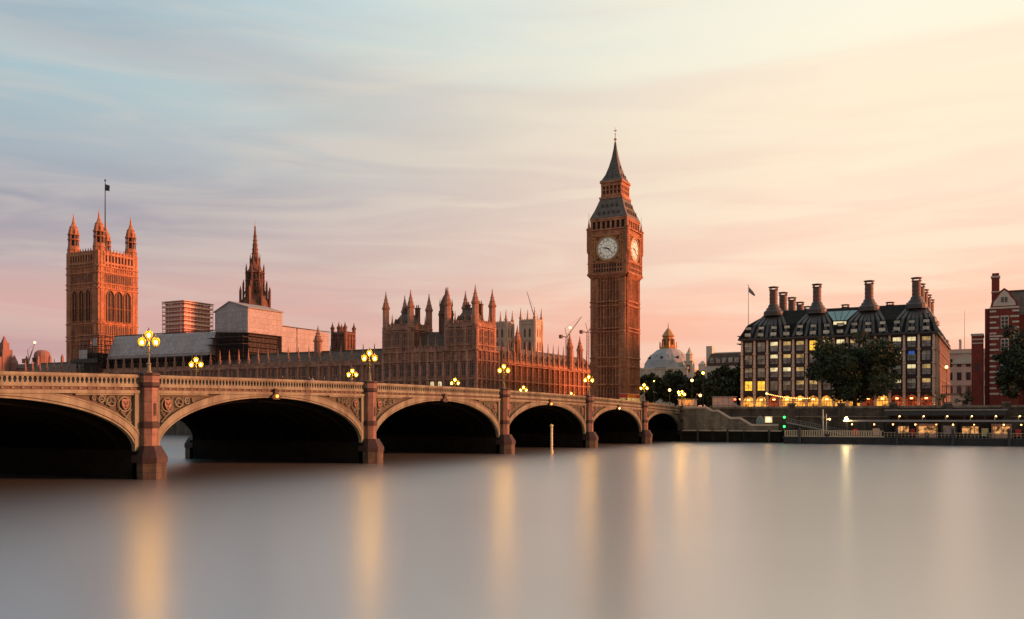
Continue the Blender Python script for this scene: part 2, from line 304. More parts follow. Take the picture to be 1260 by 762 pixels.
def leaves_mesh(name, centers, radii, per, size, mt_, parent, seed=1, flat=.8):
    r = np.random.default_rng(seed); P_ = []
    for c, rad in zip(centers, radii):
        n = int(per * (rad ** 2) / 4); d = r.normal(size=(n, 3)); d /= np.linalg.norm(d, axis=1)[:, None]; rr = rad * r.uniform(.35, 1.05, n) ** .6
        P_.append(np.array(c) + d * rr[:, None] * np.array([1, 1, flat]))
    P_ = np.concatenate(P_); n = len(P_); a = r.normal(size=(n, 3)); a /= np.linalg.norm(a, axis=1)[:, None]; b_ = np.cross(a, r.normal(size=(n, 3))); b_ /= np.linalg.norm(b_, axis=1)[:, None]
    s = size * r.uniform(.6, 1.4, n)[:, None]; V = np.empty((n, 4, 3)); V[:, 0] = P_ - a * s; V[:, 1] = P_ + b_ * s * .6; V[:, 2] = P_ + a * s; V[:, 3] = P_ - b_ * s * .6
    org = np.zeros(3); p = parent
    while p is not None: org += np.array(p.location); p = p.parent
    V = (V.reshape(-1, 3) - org); me = bpy.data.meshes.new(name); me.vertices.add(4 * n); me.vertices.foreach_set('co', V.ravel()); me.loops.add(4 * n); me.loops.foreach_set('vertex_index', np.arange(4 * n)); me.polygons.add(n); me.polygons.foreach_set('loop_start', np.arange(0, 4 * n, 4)); me.polygons.foreach_set('loop_total', np.full(n, 4)); me.update(calc_edges=True); me.validate()
    me.materials.append(M[mt_]); o = bpy.data.objects.new(name, me); COL.objects.link(o); o.parent = parent; return o

# ------------------------------------------------------------------ setting: river, land, roads
LAND = 8.6
def sheet(xs, ys, z):
    b = MB(); b.add([(x, y, z) for y in ys for x in xs], [(j * len(xs) + i, j * len(xs) + i + 1, (j + 1) * len(xs) + i + 1, (j + 1) * len(xs) + i) for j in range(len(ys) - 1) for i in range(len(xs) - 1)]); return b
b = sheet([-6000, -3000, -1500, -900, -600, -450, -350] + list(range(-300, 201, 20)) + [250, 350, 500, 800, 1500, 3000], [-251 + 12.625 * k for k in range(21)], 0.0); o = b.build('river_water', 'water'); tag(o, kind='structure')
b = MB(); b.box(-6000, 4000, 1.0, 12000, -5, LAND); o = b.build('west_bank_ground', 'ground'); tag(o, kind='structure')
b = MB(); b.box(-3000, 3000, -1500, -250.6, -5, 4.7); o = b.build('east_bank_ground', 'paving'); tag(o, kind='structure')
b = MB(); b.box(-30, -3.5, 5, 240, LAND, LAND + 0.004); b.box(-3.5, 200, 6, 19, LAND, LAND + 0.004); o = b.build('road', 'asphalt'); tag(o, kind='structure')
b = MB(); b.box(-3.2, 200, 1.2, 6, LAND, LAND + 0.13); b.box(5, 200, 19, 40, LAND, LAND + 0.13); o = b.build('pavement', 'paving'); tag(o, kind='structure')

# ------------------------------------------------------------------ road bridge
PIERS = [0, 31, 66, 104.6, 144.6, 183, 218, 249.5]
def T(s): return 11.45 - 1.4e-4 * (s - 118) ** 2
bridge = thing('road_bridge', 'long cream painted road bridge of low arches on granite piers across the river', 'bridge', (-16.5, -125, 0))
def sweep(mb, x0, x1, za, zb, sa, sb, n=None):
    n = n or max(2, int((sb - sa) / 2.5)); vs = []; fs = []
    for k in range(n + 1):
        s = sa + (sb - sa) * k / n; t = T(s)
        vs += [(x0, -s, t + za), (x1, -s, t + za), (x1, -s, t + zb), (x0, -s, t + zb)]
    for k in range(n):
        a = 4 * k
        for i in range(4): j = (i + 1) % 4; fs.append((a + i, a + 4 + i, a + 4 + j, a + j))
    fs += [(0, 1, 2, 3), (4 * n + 3, 4 * n + 2, 4 * n + 1, 4 * n)]
    mb.add(vs, fs)
d = MB(); sweep(d, -32.6, -0.5, -2.0, -1.35, -8, 262, 60)
d.mt(1); sweep(d, -4.2, -0.5, -1.35, -1.2, -8, 262, 60); sweep(d, -32.6, -28.8, -1.35, -1.2, -8, 262, 60)
d.build('deck', ['asphalt', 'paving'], bridge)
for face, sgn in ((0.0, 1), (-33.0, -1)):
    near = sgn > 0
    for i in range(7):
        sa, sb = PIERS[i] + 1.0, PIERS[i + 1] - 1.0
        p = MB()
        X = lambda a, b: (min(face + sgn * a, face + sgn * b), max(face + sgn * a, face + sgn * b))
        for (a, c, z0, z1, mi) in ((-.45, .16, -.26, 0, 0), (-.38, .07, -.36, -.26, 0), (-.45, .10, -1.30, -.95, 0), (-.40, -.08, -1.64, -1.30, 1), (-.40, .17, -1.95, -1.62, 0)):
            p.mt(mi); x0, x1 = X(a, c); sweep(p, x0, x1, z0, z1, sa, sb)
        p.mt(0)
        step = 0.5 if near else 0.8
        k = int((sb - sa) / step)
        for q in range(k + 1):
            s = sa + (sb - sa) * q / k; t = T(s)
            x0, x1 = X(-.34, -.04)
            if near:
                p.add([(x0, -s + w, t + z) if e == 0 else (x1, -s + w, t + z) for e in (0, 1) for (w, z) in ((-.16, -.355), (.16, -.355), (.06, -.62), (.17, -.955), (-.17, -.955), (-.06, -.62))],
                      [(0, 1, 2, 3, 4, 5), (11, 10, 9, 8, 7, 6)] + [(j, 6 + j, 6 + (j + 1) % 6, (j + 1) % 6) for j in range(6)])
                if q % 2 == 0 and i < 6: x0, x1 = X(-.09, .04); p.box(x0, x1, -s - .13, -s + .13, t - 1.5, t - 1.38)
            else: p.box(x0, x1, -s - .12, -s + .12, t - .955, t - .355)
        p.build('parapet', ['bridge', 'shadow_band'], bridge)
for i in range(7):
    s0, s1 = PIERS[i] + 1.5, PIERS[i + 1] - 1.5
    mid, a = (s0 + s1) / 2, (s1 - s0) / 2; zs = 3.0; bb = T(mid) - 2.32 - zs; n = 56
    P_ = []
    for k in range(n + 1):
        th = pi * k / n; s, z = mid - a * cos(th), zs + bb * sin(th)
        nx, nz = -cos(th) / a, sin(th) / bb; L = sqrt(nx * nx + nz * nz); P_.append((s, z, nx / L, nz / L))
    cap = lambda s, z, lim=1.96: min(z, T(min(max(s, 0), 250)) - lim)
    for face, sgn in ((0.0, 1), (-33.0, -1)):
        r = MB()
        def strip(o0, o1, xf, xb, mi):
            r.mt(mi); vs = []; fs = []
            for (s, z, nx, nz) in P_:
                zi, zo = cap(s, z + nz * o0, 1.99), cap(s, z + nz * o1, 1.97)
                si, so = s + nx * o0, s + nx * o1
                vs += [(face + sgn * xf, -si, zi), (face + sgn * xf, -so, zo), (face + sgn * xb, -so, zo), (face + sgn * xb, -si, zi)]
            for k in range(n):
                q = 4 * k
                for u in range(4): w = (u + 1) % 4; fs.append((q + u, q + 4 + u, q + 4 + w, q + w))
            fs += [(0, 1, 2, 3), (4 * n, 4 * n + 1, 4 * n + 2, 4 * n + 3)]
            r.add(vs, fs)
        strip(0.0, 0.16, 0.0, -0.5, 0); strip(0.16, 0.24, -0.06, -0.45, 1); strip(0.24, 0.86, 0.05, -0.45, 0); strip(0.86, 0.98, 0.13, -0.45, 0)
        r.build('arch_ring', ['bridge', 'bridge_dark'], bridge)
        # spandrel panels with tracery
        for e in (0, 1):
            sp = MB(); sgs = 1 if e == 0 else -1; pc = PIERS[i] if e == 0 else PIERS[i + 1]
            seq = P_[:n // 2 + 1] if e == 0 else P_[n // 2:][::-1]
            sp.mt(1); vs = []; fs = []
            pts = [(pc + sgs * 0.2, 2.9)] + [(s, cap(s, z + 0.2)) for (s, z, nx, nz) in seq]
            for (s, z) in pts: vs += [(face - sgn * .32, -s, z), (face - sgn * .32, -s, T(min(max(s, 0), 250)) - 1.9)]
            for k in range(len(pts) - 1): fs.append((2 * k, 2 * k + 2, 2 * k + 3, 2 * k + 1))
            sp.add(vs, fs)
            sp.mt(0)
            xa, xb = sorted((face + sgn * .06, face - sgn * .4))
            ya, yb = sorted((-(pc + sgs * .8), -(pc + sgs * 1.6)))
            sp.box(xa, xb, ya, yb, 2.9, T(pc) - 1.93)
            # thin strip under the cornice
            sa_, sb_ = sorted((pc + sgs * 1.7, pc + sgs * 8.5))
            xa, xb = sorted((face + sgn * .0, face - sgn * .35)); sweep(sp, xa, xb, -2.12, -1.93, sa_, sb_, 4)
            if sgn > 0:
                xt = face - .1
                zt = T(pc) - 2.1
                for (dc, zc, rr) in ((2.75, 1.0, .74), (4.35, .72, .5), (5.5, .52, .33), (6.4, .42, .2)):
                    cs, cz = pc + sgs * dc, zt - zc
                    for q in range(12):
                        t0, t1 = 2 * pi * q / 12, 2 * pi * (q + 1) / 12
                        sp.tube((xt, -(cs + rr * cos(t0)), cz + rr * sin(t0)), (xt, -(cs + rr * cos(t1)), cz + rr * sin(t1)), .075, n=5)
                    for q in range(3):
                        t0 = pi / 2 + 2 * pi * q / 3
                        if rr < .7: sp.tube((xt, -cs, cz), (xt, -(cs + rr * cos(t0)), cz + rr * sin(t0)), .06, n=4)
                sp.tube((xt, -(pc + sgs * 1.9), zt - 1.5), (xt, -(pc + sgs * 2.7), zt - 2.6), .09, n=4); sp.tube((xt, -(pc + sgs * 1.9), zt - 2.9), (xt, -(pc + sgs * 3.2), zt - 1.7), .09, n=4)
                sp.tube((xt, -(pc + sgs * 3.4), zt - 1.7), (xt, -(pc + sgs * 3.55), zt - .1), .08, n=4); sp.tube((xt, -(pc + sgs * 4.9), zt - 1.1), (xt, -(pc + sgs * 5.05), zt - .1), .07, n=4)
            spo = sp.build('spandrel', ['bridge', 'bridge_dark'], bridge)
            if sgn > 0:
                sh = MB(); sh.at(face - .02, -(pc + sgs * 2.75), pi / 2)
                w = .44; zc = T(pc) - 3.08
                sh.prism([(-w, zc + .5), (-w, zc - .05), (-w * .6, zc - .42), (0, zc - .62), (w * .6, zc - .42), (w, zc - .05), (w, zc + .5)], -.08, .12)
                sh.mt(1); sh.prism([(-w * .6, zc + .3), (0, zc + .02), (w * .6, zc + .3), (w * .6, zc + .14), (0, zc - .16), (-w * .6, zc + .14)], -.12, -.07); sh.box(-.12, .12, -.12, -.07, zc - .42, zc - .24)
                sh.build('shield', ['granite', 'granite_dark'], spo)
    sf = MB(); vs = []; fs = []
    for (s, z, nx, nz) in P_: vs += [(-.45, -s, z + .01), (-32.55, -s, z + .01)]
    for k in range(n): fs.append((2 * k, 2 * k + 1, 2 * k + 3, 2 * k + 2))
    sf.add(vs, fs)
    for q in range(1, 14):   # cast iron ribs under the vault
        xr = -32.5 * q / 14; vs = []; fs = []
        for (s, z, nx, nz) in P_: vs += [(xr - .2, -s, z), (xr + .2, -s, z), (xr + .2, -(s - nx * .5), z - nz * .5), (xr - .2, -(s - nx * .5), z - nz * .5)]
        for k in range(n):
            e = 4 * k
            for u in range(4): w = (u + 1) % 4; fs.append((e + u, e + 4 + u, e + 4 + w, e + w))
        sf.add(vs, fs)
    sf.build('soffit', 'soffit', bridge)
for i, s in enumerate(PIERS):
    t = T(s); w = 1.5
    pb = MB()
    if i in (0, 7): y0, y1 = (-s - 1.5, -s + 3) if i == 0 else (-s - 5, -s + 1.5)
    else: y0, y1 = -s - w, -s + w
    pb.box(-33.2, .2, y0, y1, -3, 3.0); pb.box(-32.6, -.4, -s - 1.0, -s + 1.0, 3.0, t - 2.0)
    pr = pb.build('pier', 'tide_shade', bridge)
    for x, sg in ((0.25, 1), (-33.25, -1)):
        q = MB(); c = (x, -s)
        q.lathe(x, -s, [(1.06, 3.35), (0.98, 3.6), (0.98, 5.3)], 8); q.mt(1).lathe(x, -s, [(1.10, 5.3), (1.12, 5.42), (1.12, 5.85), (1.02, 5.98)], 8)
        q.mt(0).lathe(x, -s, [(.96, 5.98), (.96, t - 1.35)], 8); q.mt(1).lathe(x, -s, [(1.0, t - 1.35), (1.16, t - 1.18), (1.16, t - .85), (1.1, t - .8)], 8)
        q.mt(0).lathe(x, -s, [(1.1, t - .8), (1.1, t - .12)], 8); q.mt(1).lathe(x, -s, [(1.1, t - .12), (1.18, t - .06), (1.18, t + .14), (1.05, t + .22)], 8)
        if sg > 0:
            q.mt(1).at(x, -s, pi / 2).box(-.16, .16, -0.95, -0.8, 6.6, 7.9); q.T = None
        q.build('turret', ['granite', 'granite_dark'], pr)
        cw = MB(); f = lambda r, z: [(x + sg * a * r, -s + b_ * r, z) for a, b_ in ((-.45, -1.0), (.55, -1.0), (1.25, -.45), (1.25, .45), (.55, 1.0), (-.45, 1.0))]
        def stack(levels):
            vs = []; fs = []
            for r, z in levels: vs += f(r, z)
            for l in range(len(levels) - 1):
                for k in range(6): fs.append((6 * l + k, 6 * l + (k + 1) % 6, 6 * l + 6 + (k + 1) % 6, 6 * l + 6 + k))
            fs += [(5, 4, 3, 2, 1, 0), tuple(6 * (len(levels) - 1) + k for k in range(6))]; cw.add(vs, fs)
        stack([(1.5, -3), (1.5, 1.75)]); cw.mt(1); stack([(1.6, 1.7), (1.6, 2.25), (1.45, 2.6), (1.15, 3.2), (1.08, 3.42)])
        cw.build('cutwater', ['cutwater', 'granite_dark'], pr)

# bridge lamps: three lanterns on a cast post
def lantern(mb_glass, mb_cap, x, y, z):
    mb_glass.lathe(x, y, [(.17, z - .42), (.37, z - .16), (.43, z + .16), (.26, z + .44)], 8)
    for k in range(4): a = pi / 4 + pi / 2 * k; c, n = cos(a), sin(a); mb_cap.tube((x + .18 * c, y + .18 * n, z - .41), (x + .425 * c, y + .425 * n, z + .16), .018, n=4); mb_cap.tube((x + .425 * c, y + .425 * n, z + .16), (x + .24 * c, y + .24 * n, z + .44), .018, n=4)
    mb_cap.lathe(x, y, [(.06, z - .58), (.19, z - .42), (.19, z - .39)], 8); mb_cap.lathe(x, y, [(.29, z + .43), (.22, z + .47), (.08, z + .6), (.02, z + .84)], 8)
def bridge_lamp(loc, label):
    r = thing('bridge_lamp', label, 'street lamp', loc)
    x, y, z = loc; m = MB()
    m.lathe(x, y, [(.36, z), (.36, z + .12), (.24, z + .2), (.20, z + .85), (.27, z + .92), (.24, z + 1.0), (.12, z + 1.1), (.085, z + 1.75), (.15, z + 1.8), (.15, z + 1.88), (.075, z + 1.98), (.065, z + 2.75), (.12, z + 2.8), (.05, z + 3.5)], 8)
    for sg in (-1, 1):
        pts = [(0, 2.45), (.3, 2.38), (.6, 2.5), (.72, 2.75)]
        for (a0, z0), (a1, z1) in zip(pts, pts[1:]): m.tube((x + sg * a0 * .885, y + sg * a0 * .466, z + z0), (x + sg * a1 * .885, y + sg * a1 * .466, z + z1), .045, n=5)
        m.sphere((x + sg * .25 * .885, y + sg * .25 * .466, z + 2.15), .09)
    m.build('post', 'lamppost', r)
    for a, h in ((-.74, 3.2), (.74, 3.2), (0, 3.95)):
        g, c = MB(), MB(); lantern(g, c, x + a * .885, y + a * .466, z + h)
        go = g.build('lantern', 'lampglass', r, True); c.build('lantern_cap', 'lamppost', go)
        g = MB(); g.sphere((x + a * .885, y + a * .466, z + h), .15, 10, 6, 1.4); g.build('mantle', 'bulb', go, True)
    return r
LN = [(218, None), (183, 'three-lantern lamp on the big granite pier closest to the viewer'), (144.6, 'three-lantern lamp on the pier between the second and third arches from the left'), (104.6, 'three-lantern lamp on the pier right of the arch with a white post beside it, before the tower block'),
      (66, 'three-lantern lamp on the near parapet just left of the clock tower foot'), (31, 'three-lantern lamp on the near parapet just right of the clock tower foot'), (0, 'three-lantern lamp at the bank end of the near parapet, above the stair')]
LN[3] = (104.6, 'three-lantern lamp on the near parapet in front of the twin-turret pavilion')
lamp0 = None
for s, lb in LN[1:]:
    loc = (0.25, -s, T(s) + .2)
    if lamp0 is None: lamp0 = bridge_lamp(loc, lb); lamp0['group'] = 'lamps along the bridge'
    else: dup(lamp0, loc, lb)
for s, lb in ((144.6, 'bridge lamp on the far parapet, below the white scaffold box'), (104.6, 'bridge lamp on the far parapet, low and just left of a taller near lamp'), (66, 'bridge lamp on the far parapet, in front of the river pavilion wall'),
              (31, 'bridge lamp on the far parapet, in front of the long pinnacled wing'), (0, 'bridge lamp at the bank end of the far parapet, beside the clock tower')):
    dup(lamp0, (-33.45, -s, T(s) + .2), lb)
# navigation lights at the arch crowns
nav0 = None
for i, (k, lb) in enumerate((('amberlamp', 'orange lit navigation light over the crown of the second arch from the left'), (None, 'dark unlit navigation bracket over the crown of the third arch from the left'), ('amberlamp', 'amber navigation light over the arch with a white post in front'), ('lampcool', 'small pale navigation light over the second arch from the bank'))):
    j = 4 - i; mid = (PIERS[j] + PIERS[j + 1]) / 2; z = T(mid) - 2.15; loc = (.2, -mid, z)
    r = thing('navigation_light', lb, 'navigation light', loc, 'navigation lights over the arches')
    m = MB(); m.at(.2, -mid, pi / 2)
    m.prism([(-.85, z - .1), (-.5, z - .38), (.5, z - .38), (.85, z - .1), (.35, z + .3), (.2, z + .95), (-.2, z + .95), (-.35, z + .3)], -.25, .0)
    m.build('bracket', 'granite_dark', r)
    if k:
        g = MB(); g.sphere((.52, -mid, z + .02), .2); g.build('lens', k, r)

# ------------------------------------------------------------------ gothic vocabulary
def turret_mb(r, h, sp, n=8):        # octagonal turret from 0 to h with a spirelet of height sp
    m = MB(); m.lathe(0, 0, [(r, 0), (r, h * .55), (r * 1.12, h * .56), (r * 1.12, h * .59), (r * .96, h * .6), (r * .96, h - .02), (r * 1.2, h), (r * 1.2, h + .25)], n)
    for k in range(n):
        a = 2 * pi * (k + .5) / n + pi / n; m.tube((r * 1.1 * cos(a), r * 1.1 * sin(a), h + .2), (r * 1.1 * cos(a), r * 1.1 * sin(a), h + .9), .16, .05, 4)
    m.lathe(0, 0, [(r * .92, h + .25), (r * .95, h + sp * .18), (r * .7, h + sp * .34), (r * .42, h + sp * .55), (r * .14, h + sp * .85)], n)
    for q in (.3, .5): m.lathe(0, 0, [(r * (1.0 - q), h + sp * q), (r * (1.18 - q), h + sp * (q + .02)), (r * (.95 - q), h + sp * (q + .05))], n)
    m.lathe(0, 0, [(.06, h + sp * .82), (.16, h + sp * .87), (.16, h + sp * .9), (.03, h + sp)], 6)
    return m
def pinn_mb(w, h, sp):
    m = MB(); m.cbox(0, 0, 0, h, w, w); m.cbox(0, 0, h, h + .18, w * 1.35, w * 1.35)
    for sx in (-1, 1):
        for sy in (-1, 1): m.taper(sx * w * .5, sy * w * .5, h + .18, h + .75, .22, .22, .05, .05)
    m.taper(0, 0, h + .18, h + sp, w * .85, w * .85, .07, .07); m.lathe(0, 0, [(.03, h + sp - .55), (w * .24, h + sp - .45), (.03, h + sp - .3), (.02, h + sp + .25)], 6)
    return m
def win_mb(w, h, lights=2, trans=1, arch=True, depth=.16, hood=True):    # gothic window facing local -y, sill at z=0
    m = MB(); sh = h - (w * .6 if arch else 0)
    prof = lambda o: [(-w / 2 - o, -o), (w / 2 + o, -o), (w / 2 + o, sh)] + ([(w * .36 + o * .8, sh + w * .33), (0, h + o), (-w * .36 - o * .8, sh + w * .33)] if arch else [(w / 2 + o, h + o), (-w / 2 - o, h + o)]) + [(-w / 2 - o, sh)]
    m.mt(1).prism(prof(0), -.03, .05)
    m.mt(0); A, B = prof(0), prof(.2); n = len(A)
    for k in range(n):
        j = (k + 1) % n
        m.add([(A[k][0], -.03, A[k][1]), (A[j][0], -.03, A[j][1]), (B[j][0], -.03, B[j][1]), (B[k][0], -.03, B[k][1]), (A[k][0], -depth, A[k][1]), (A[j][0], -depth, A[j][1]), (B[j][0], -depth, B[j][1]), (B[k][0], -depth, B[k][1])],
              [(4, 5, 6, 7), (0, 1, 5, 4), (2, 3, 7, 6), (3, 0, 4, 7), (1, 2, 6, 5)])
    for q in range(1, lights):
        x = -w / 2 + w * q / lights; m.box(x - .07, x + .07, -depth * .8, -.02, 0, sh + w * .3 * (arch))
    for q in range(1, trans + 1): m.box(-w / 2, w / 2, -depth * .8, -.02, sh * q / (trans + 1) - .08, sh * q / (trans + 1) + .08)
    return m
def facade(m, L, z0, z1, nb, bw=.7, bd=.6, courses=(), ribs=4, rd=.12, top=True):   # relief on local x 0..L, out to -y
    for k in range(nb + 1):
        u = L * k / nb; m.box(u - bw / 2, u + bw / 2, -bd, .05, z0, z1); m.box(u - bw / 2 - .08, u + bw / 2 + .08, -bd - .1, .0, z0 + (z1 - z0) * .45, z0 + (z1 - z0) * .45 + .3)
    for k in range(nb):
        for q in range(1, ribs):
            u = L * (k + q / ribs) / nb; m.box(u - .07, u + .07, -rd, .03, z0, z1)
    for z in courses: m.box(-.1, L + .1, -bd - .12, .04, z - .2, z + .2)
    if top:
        m.box(-.1, L + .1, -bd - .2, .04, z1 - .25, z1 + .12)
def crenel(m, L, z, h=1.0, w=.7, d=.3, gap=.55):
    m.box(0, L, -d, .1, z, z + h * .55); n = int(L / (w + gap))
    for k in range(n): u = (k + .5) * L / n; m.box(u - w / 2, u + w / 2, -d, .1, z + h * .55, z + h)
def protos(**kw): return kw

# ------------------------------------------------------------------ clock tower
CX0, CX1, CY0, CY1 = -43.0, -31.3, 38.8, 50.5
cx, cy = (CX0 + CX1) / 2, (CY0 + CY1) / 2
ct = thing('clock_tower', 'tall gothic clock tower of warm stone with white dials and a pointed iron spire', 'tower', (cx, cy, LAND))
m = MB(); m.box(CX0, CX1, CY0, CY1, LAND, 54.6)
zc = (17.6, 23.6, 26.6, 35.3, 36.4, 43.9, 45.4)
for (ox, oy, rot) in ((CX0, CY0, 0), (CX1, CY0, pi / 2), (CX1, CY1, pi), (CX0, CY1, -pi / 2)):
    m.mt(0).at(ox, oy, rot); L = CX1 - CX0
    for u in (0.95, L - .95): m.box(u - 1.15, u + 1.15, -.75, .2, LAND, 54.0); m.box(u - .12, u + .12, -.9, 0, LAND, 53.5); m.box(u - .9, u - .72, -.86, 0, LAND, 53.5); m.box(u + .72, u + .9, -.86, 0, LAND, 53.5)
    for z in zc: m.box(-.25, L + .25, -1.0, .1, z - .16, z + .16); m.box(-.2, L + .2, -.9, .1, z - .34, z - .16)
    n = 7
    for k in range(n + 1): u = 2.1 + (L - 4.2) * k / n; m.box(u - .16, u + .16, -.6, .1, LAND + 4, 53.0)
    edges = [LAND + 3] + sorted(zc) + [53.0]
    for z0, z1 in zip(edges, edges[1:]):
        if z1 - z0 < 2: continue
        for k in range(n):
            u0, u1 = 2.1 + (L - 4.2) * k / n, 2.1 + (L - 4.2) * (k + 1) / n; u = (u0 + u1) / 2
            m.mt(3 if k in (1, 3, 5) else 2); m.box(u - .42, u + .42, -.05, .02, z0 + .5, z1 - 1.0)
            m.mt(0).box(u0, u1, -.3, .02, z1 - 1.0, z1 - .3); m.box(u0, u1, -.25, .02, (z0 + z1) / 2 - .15, (z0 + z1) / 2 + .15)
            m.box(u - .06, u + .06, -.3, .02, z0, z1)
    for k in range(5): o_ = .25 * (k + 1); m.box(-o_ + .3, L + o_ - .3, -o_ - .5, .2, 53.0 + .32 * k, 53.0 + .32 * (k + 1) + .02)
m.T = None
m.build('shaft', ['goth', 'goth', 'goth_dark', 'void'], ct)
# clock stage
m = MB(); o_ = .95; S0x, S1x, S0y, S1y = CX0 - o_, CX1 + o_, CY0 - o_, CY1 + o_; Ls = S1x - S0x
m.box(S0x, S1x, S0y, S1y, 54.6, 69.3)
for (ox, oy, rot) in ((S0x, S0y, 0), (S1x, S0y, pi / 2), (S1x, S1y, pi), (S0x, S1y, -pi / 2)):
    m.at(ox, oy, rot); m.mt(0)
    for z in (54.8, 58.2, 67.5, 69.3): m.box(-.2, Ls + .2, -.5, .1, z - .22, z + .22)
    m.mt(1).box(1.6, Ls - 1.6, -.08, .05, 55.2, 57.6); m.mt(0)
    for k in range(12): u = 1.6 + (Ls - 3.2) * k / 11; m.box(u - .16, u + .16, -.35, .05, 55.0, 58.0)
    m.box(1.6, Ls - 1.6, -.4, .05, 56.2, 56.6)
    for u in (.75, Ls - .75): m.box(u - .8, u + .8, -.3, .1, 54.6, 69.3); m.box(u - .12, u + .12, -.5, .1, 54.6, 69.3); m.box(u - .6, u - .45, -.45, .1, 54.6, 69); m.box(u + .45, u + .6, -.45, .1, 54.6, 69)
    # square gilt frame round the dial
    c = Ls / 2; m.mt(2)
    for (a, b_, z0, z1) in ((c - 4.75, c - 4.45, 58.6, 67.2), (c + 4.45, c + 4.75, 58.6, 67.2), (c - 4.75, c + 4.75, 58.6, 58.85), (c - 4.75, c + 4.75, 67.0, 67.25)): m.box(a, b_, -.42, .05, z0, z1)
    m.mt(3)
    for sx in (-1, 1):
        for sz in (-1, 1):
            m.lathe(0, 0, [(0, 0), (0, 0)], 3) if False else None
            for q in range(3): m.box(c + sx * (3.1 + .35 * q) - .12, c + sx * (3.1 + .35 * q) + .12, -.22, .05, 62.9 + sz * (3.0 + .3 * q) - .5, 62.9 + sz * (3.0 + .3 * q) + .5)
    m.mt(2)
    for sx in (-1, 1):
        for k in range(6): z = 59.2 + k * 1.4; m.box(c + sx * 5.2 - .22, c + sx * 5.2 + .22, -.28, .05, z, z + .9)
    # belfry arcade
    m.mt(0)
m.T = None
bz0, bz1 = 69.3, 72.8; o2 = .35
m.mt(1).box(S0x + 1.0, S1x - 1.0, S0y + 1.0, S1y - 1.0, bz0, bz1)
m.mt(0)
for (ox, oy, rot) in ((S0x + o2, S0y + o2, 0), (S1x - o2, S0y + o2, pi / 2), (S1x - o2, S1y - o2, pi), (S0x + o2, S1y - o2, -pi / 2)):
    m.at(ox, oy, rot); L2 = Ls - 2 * o2
    for k in range(8):
        u = .45 + (L2 - .9) * k / 7; m.box(u - .32, u + .32, 0, .8, bz0, bz1)
    m.box(0, L2, -.05, .8, bz1 - .55, bz1 + .1); m.box(-.1, L2 + .1, -.2, .8, bz1 + .1, bz1 + .45)
m.T = None
m.build('clock_stage', ['goth', 'void', 'gold', 'goth_dark'], ct)
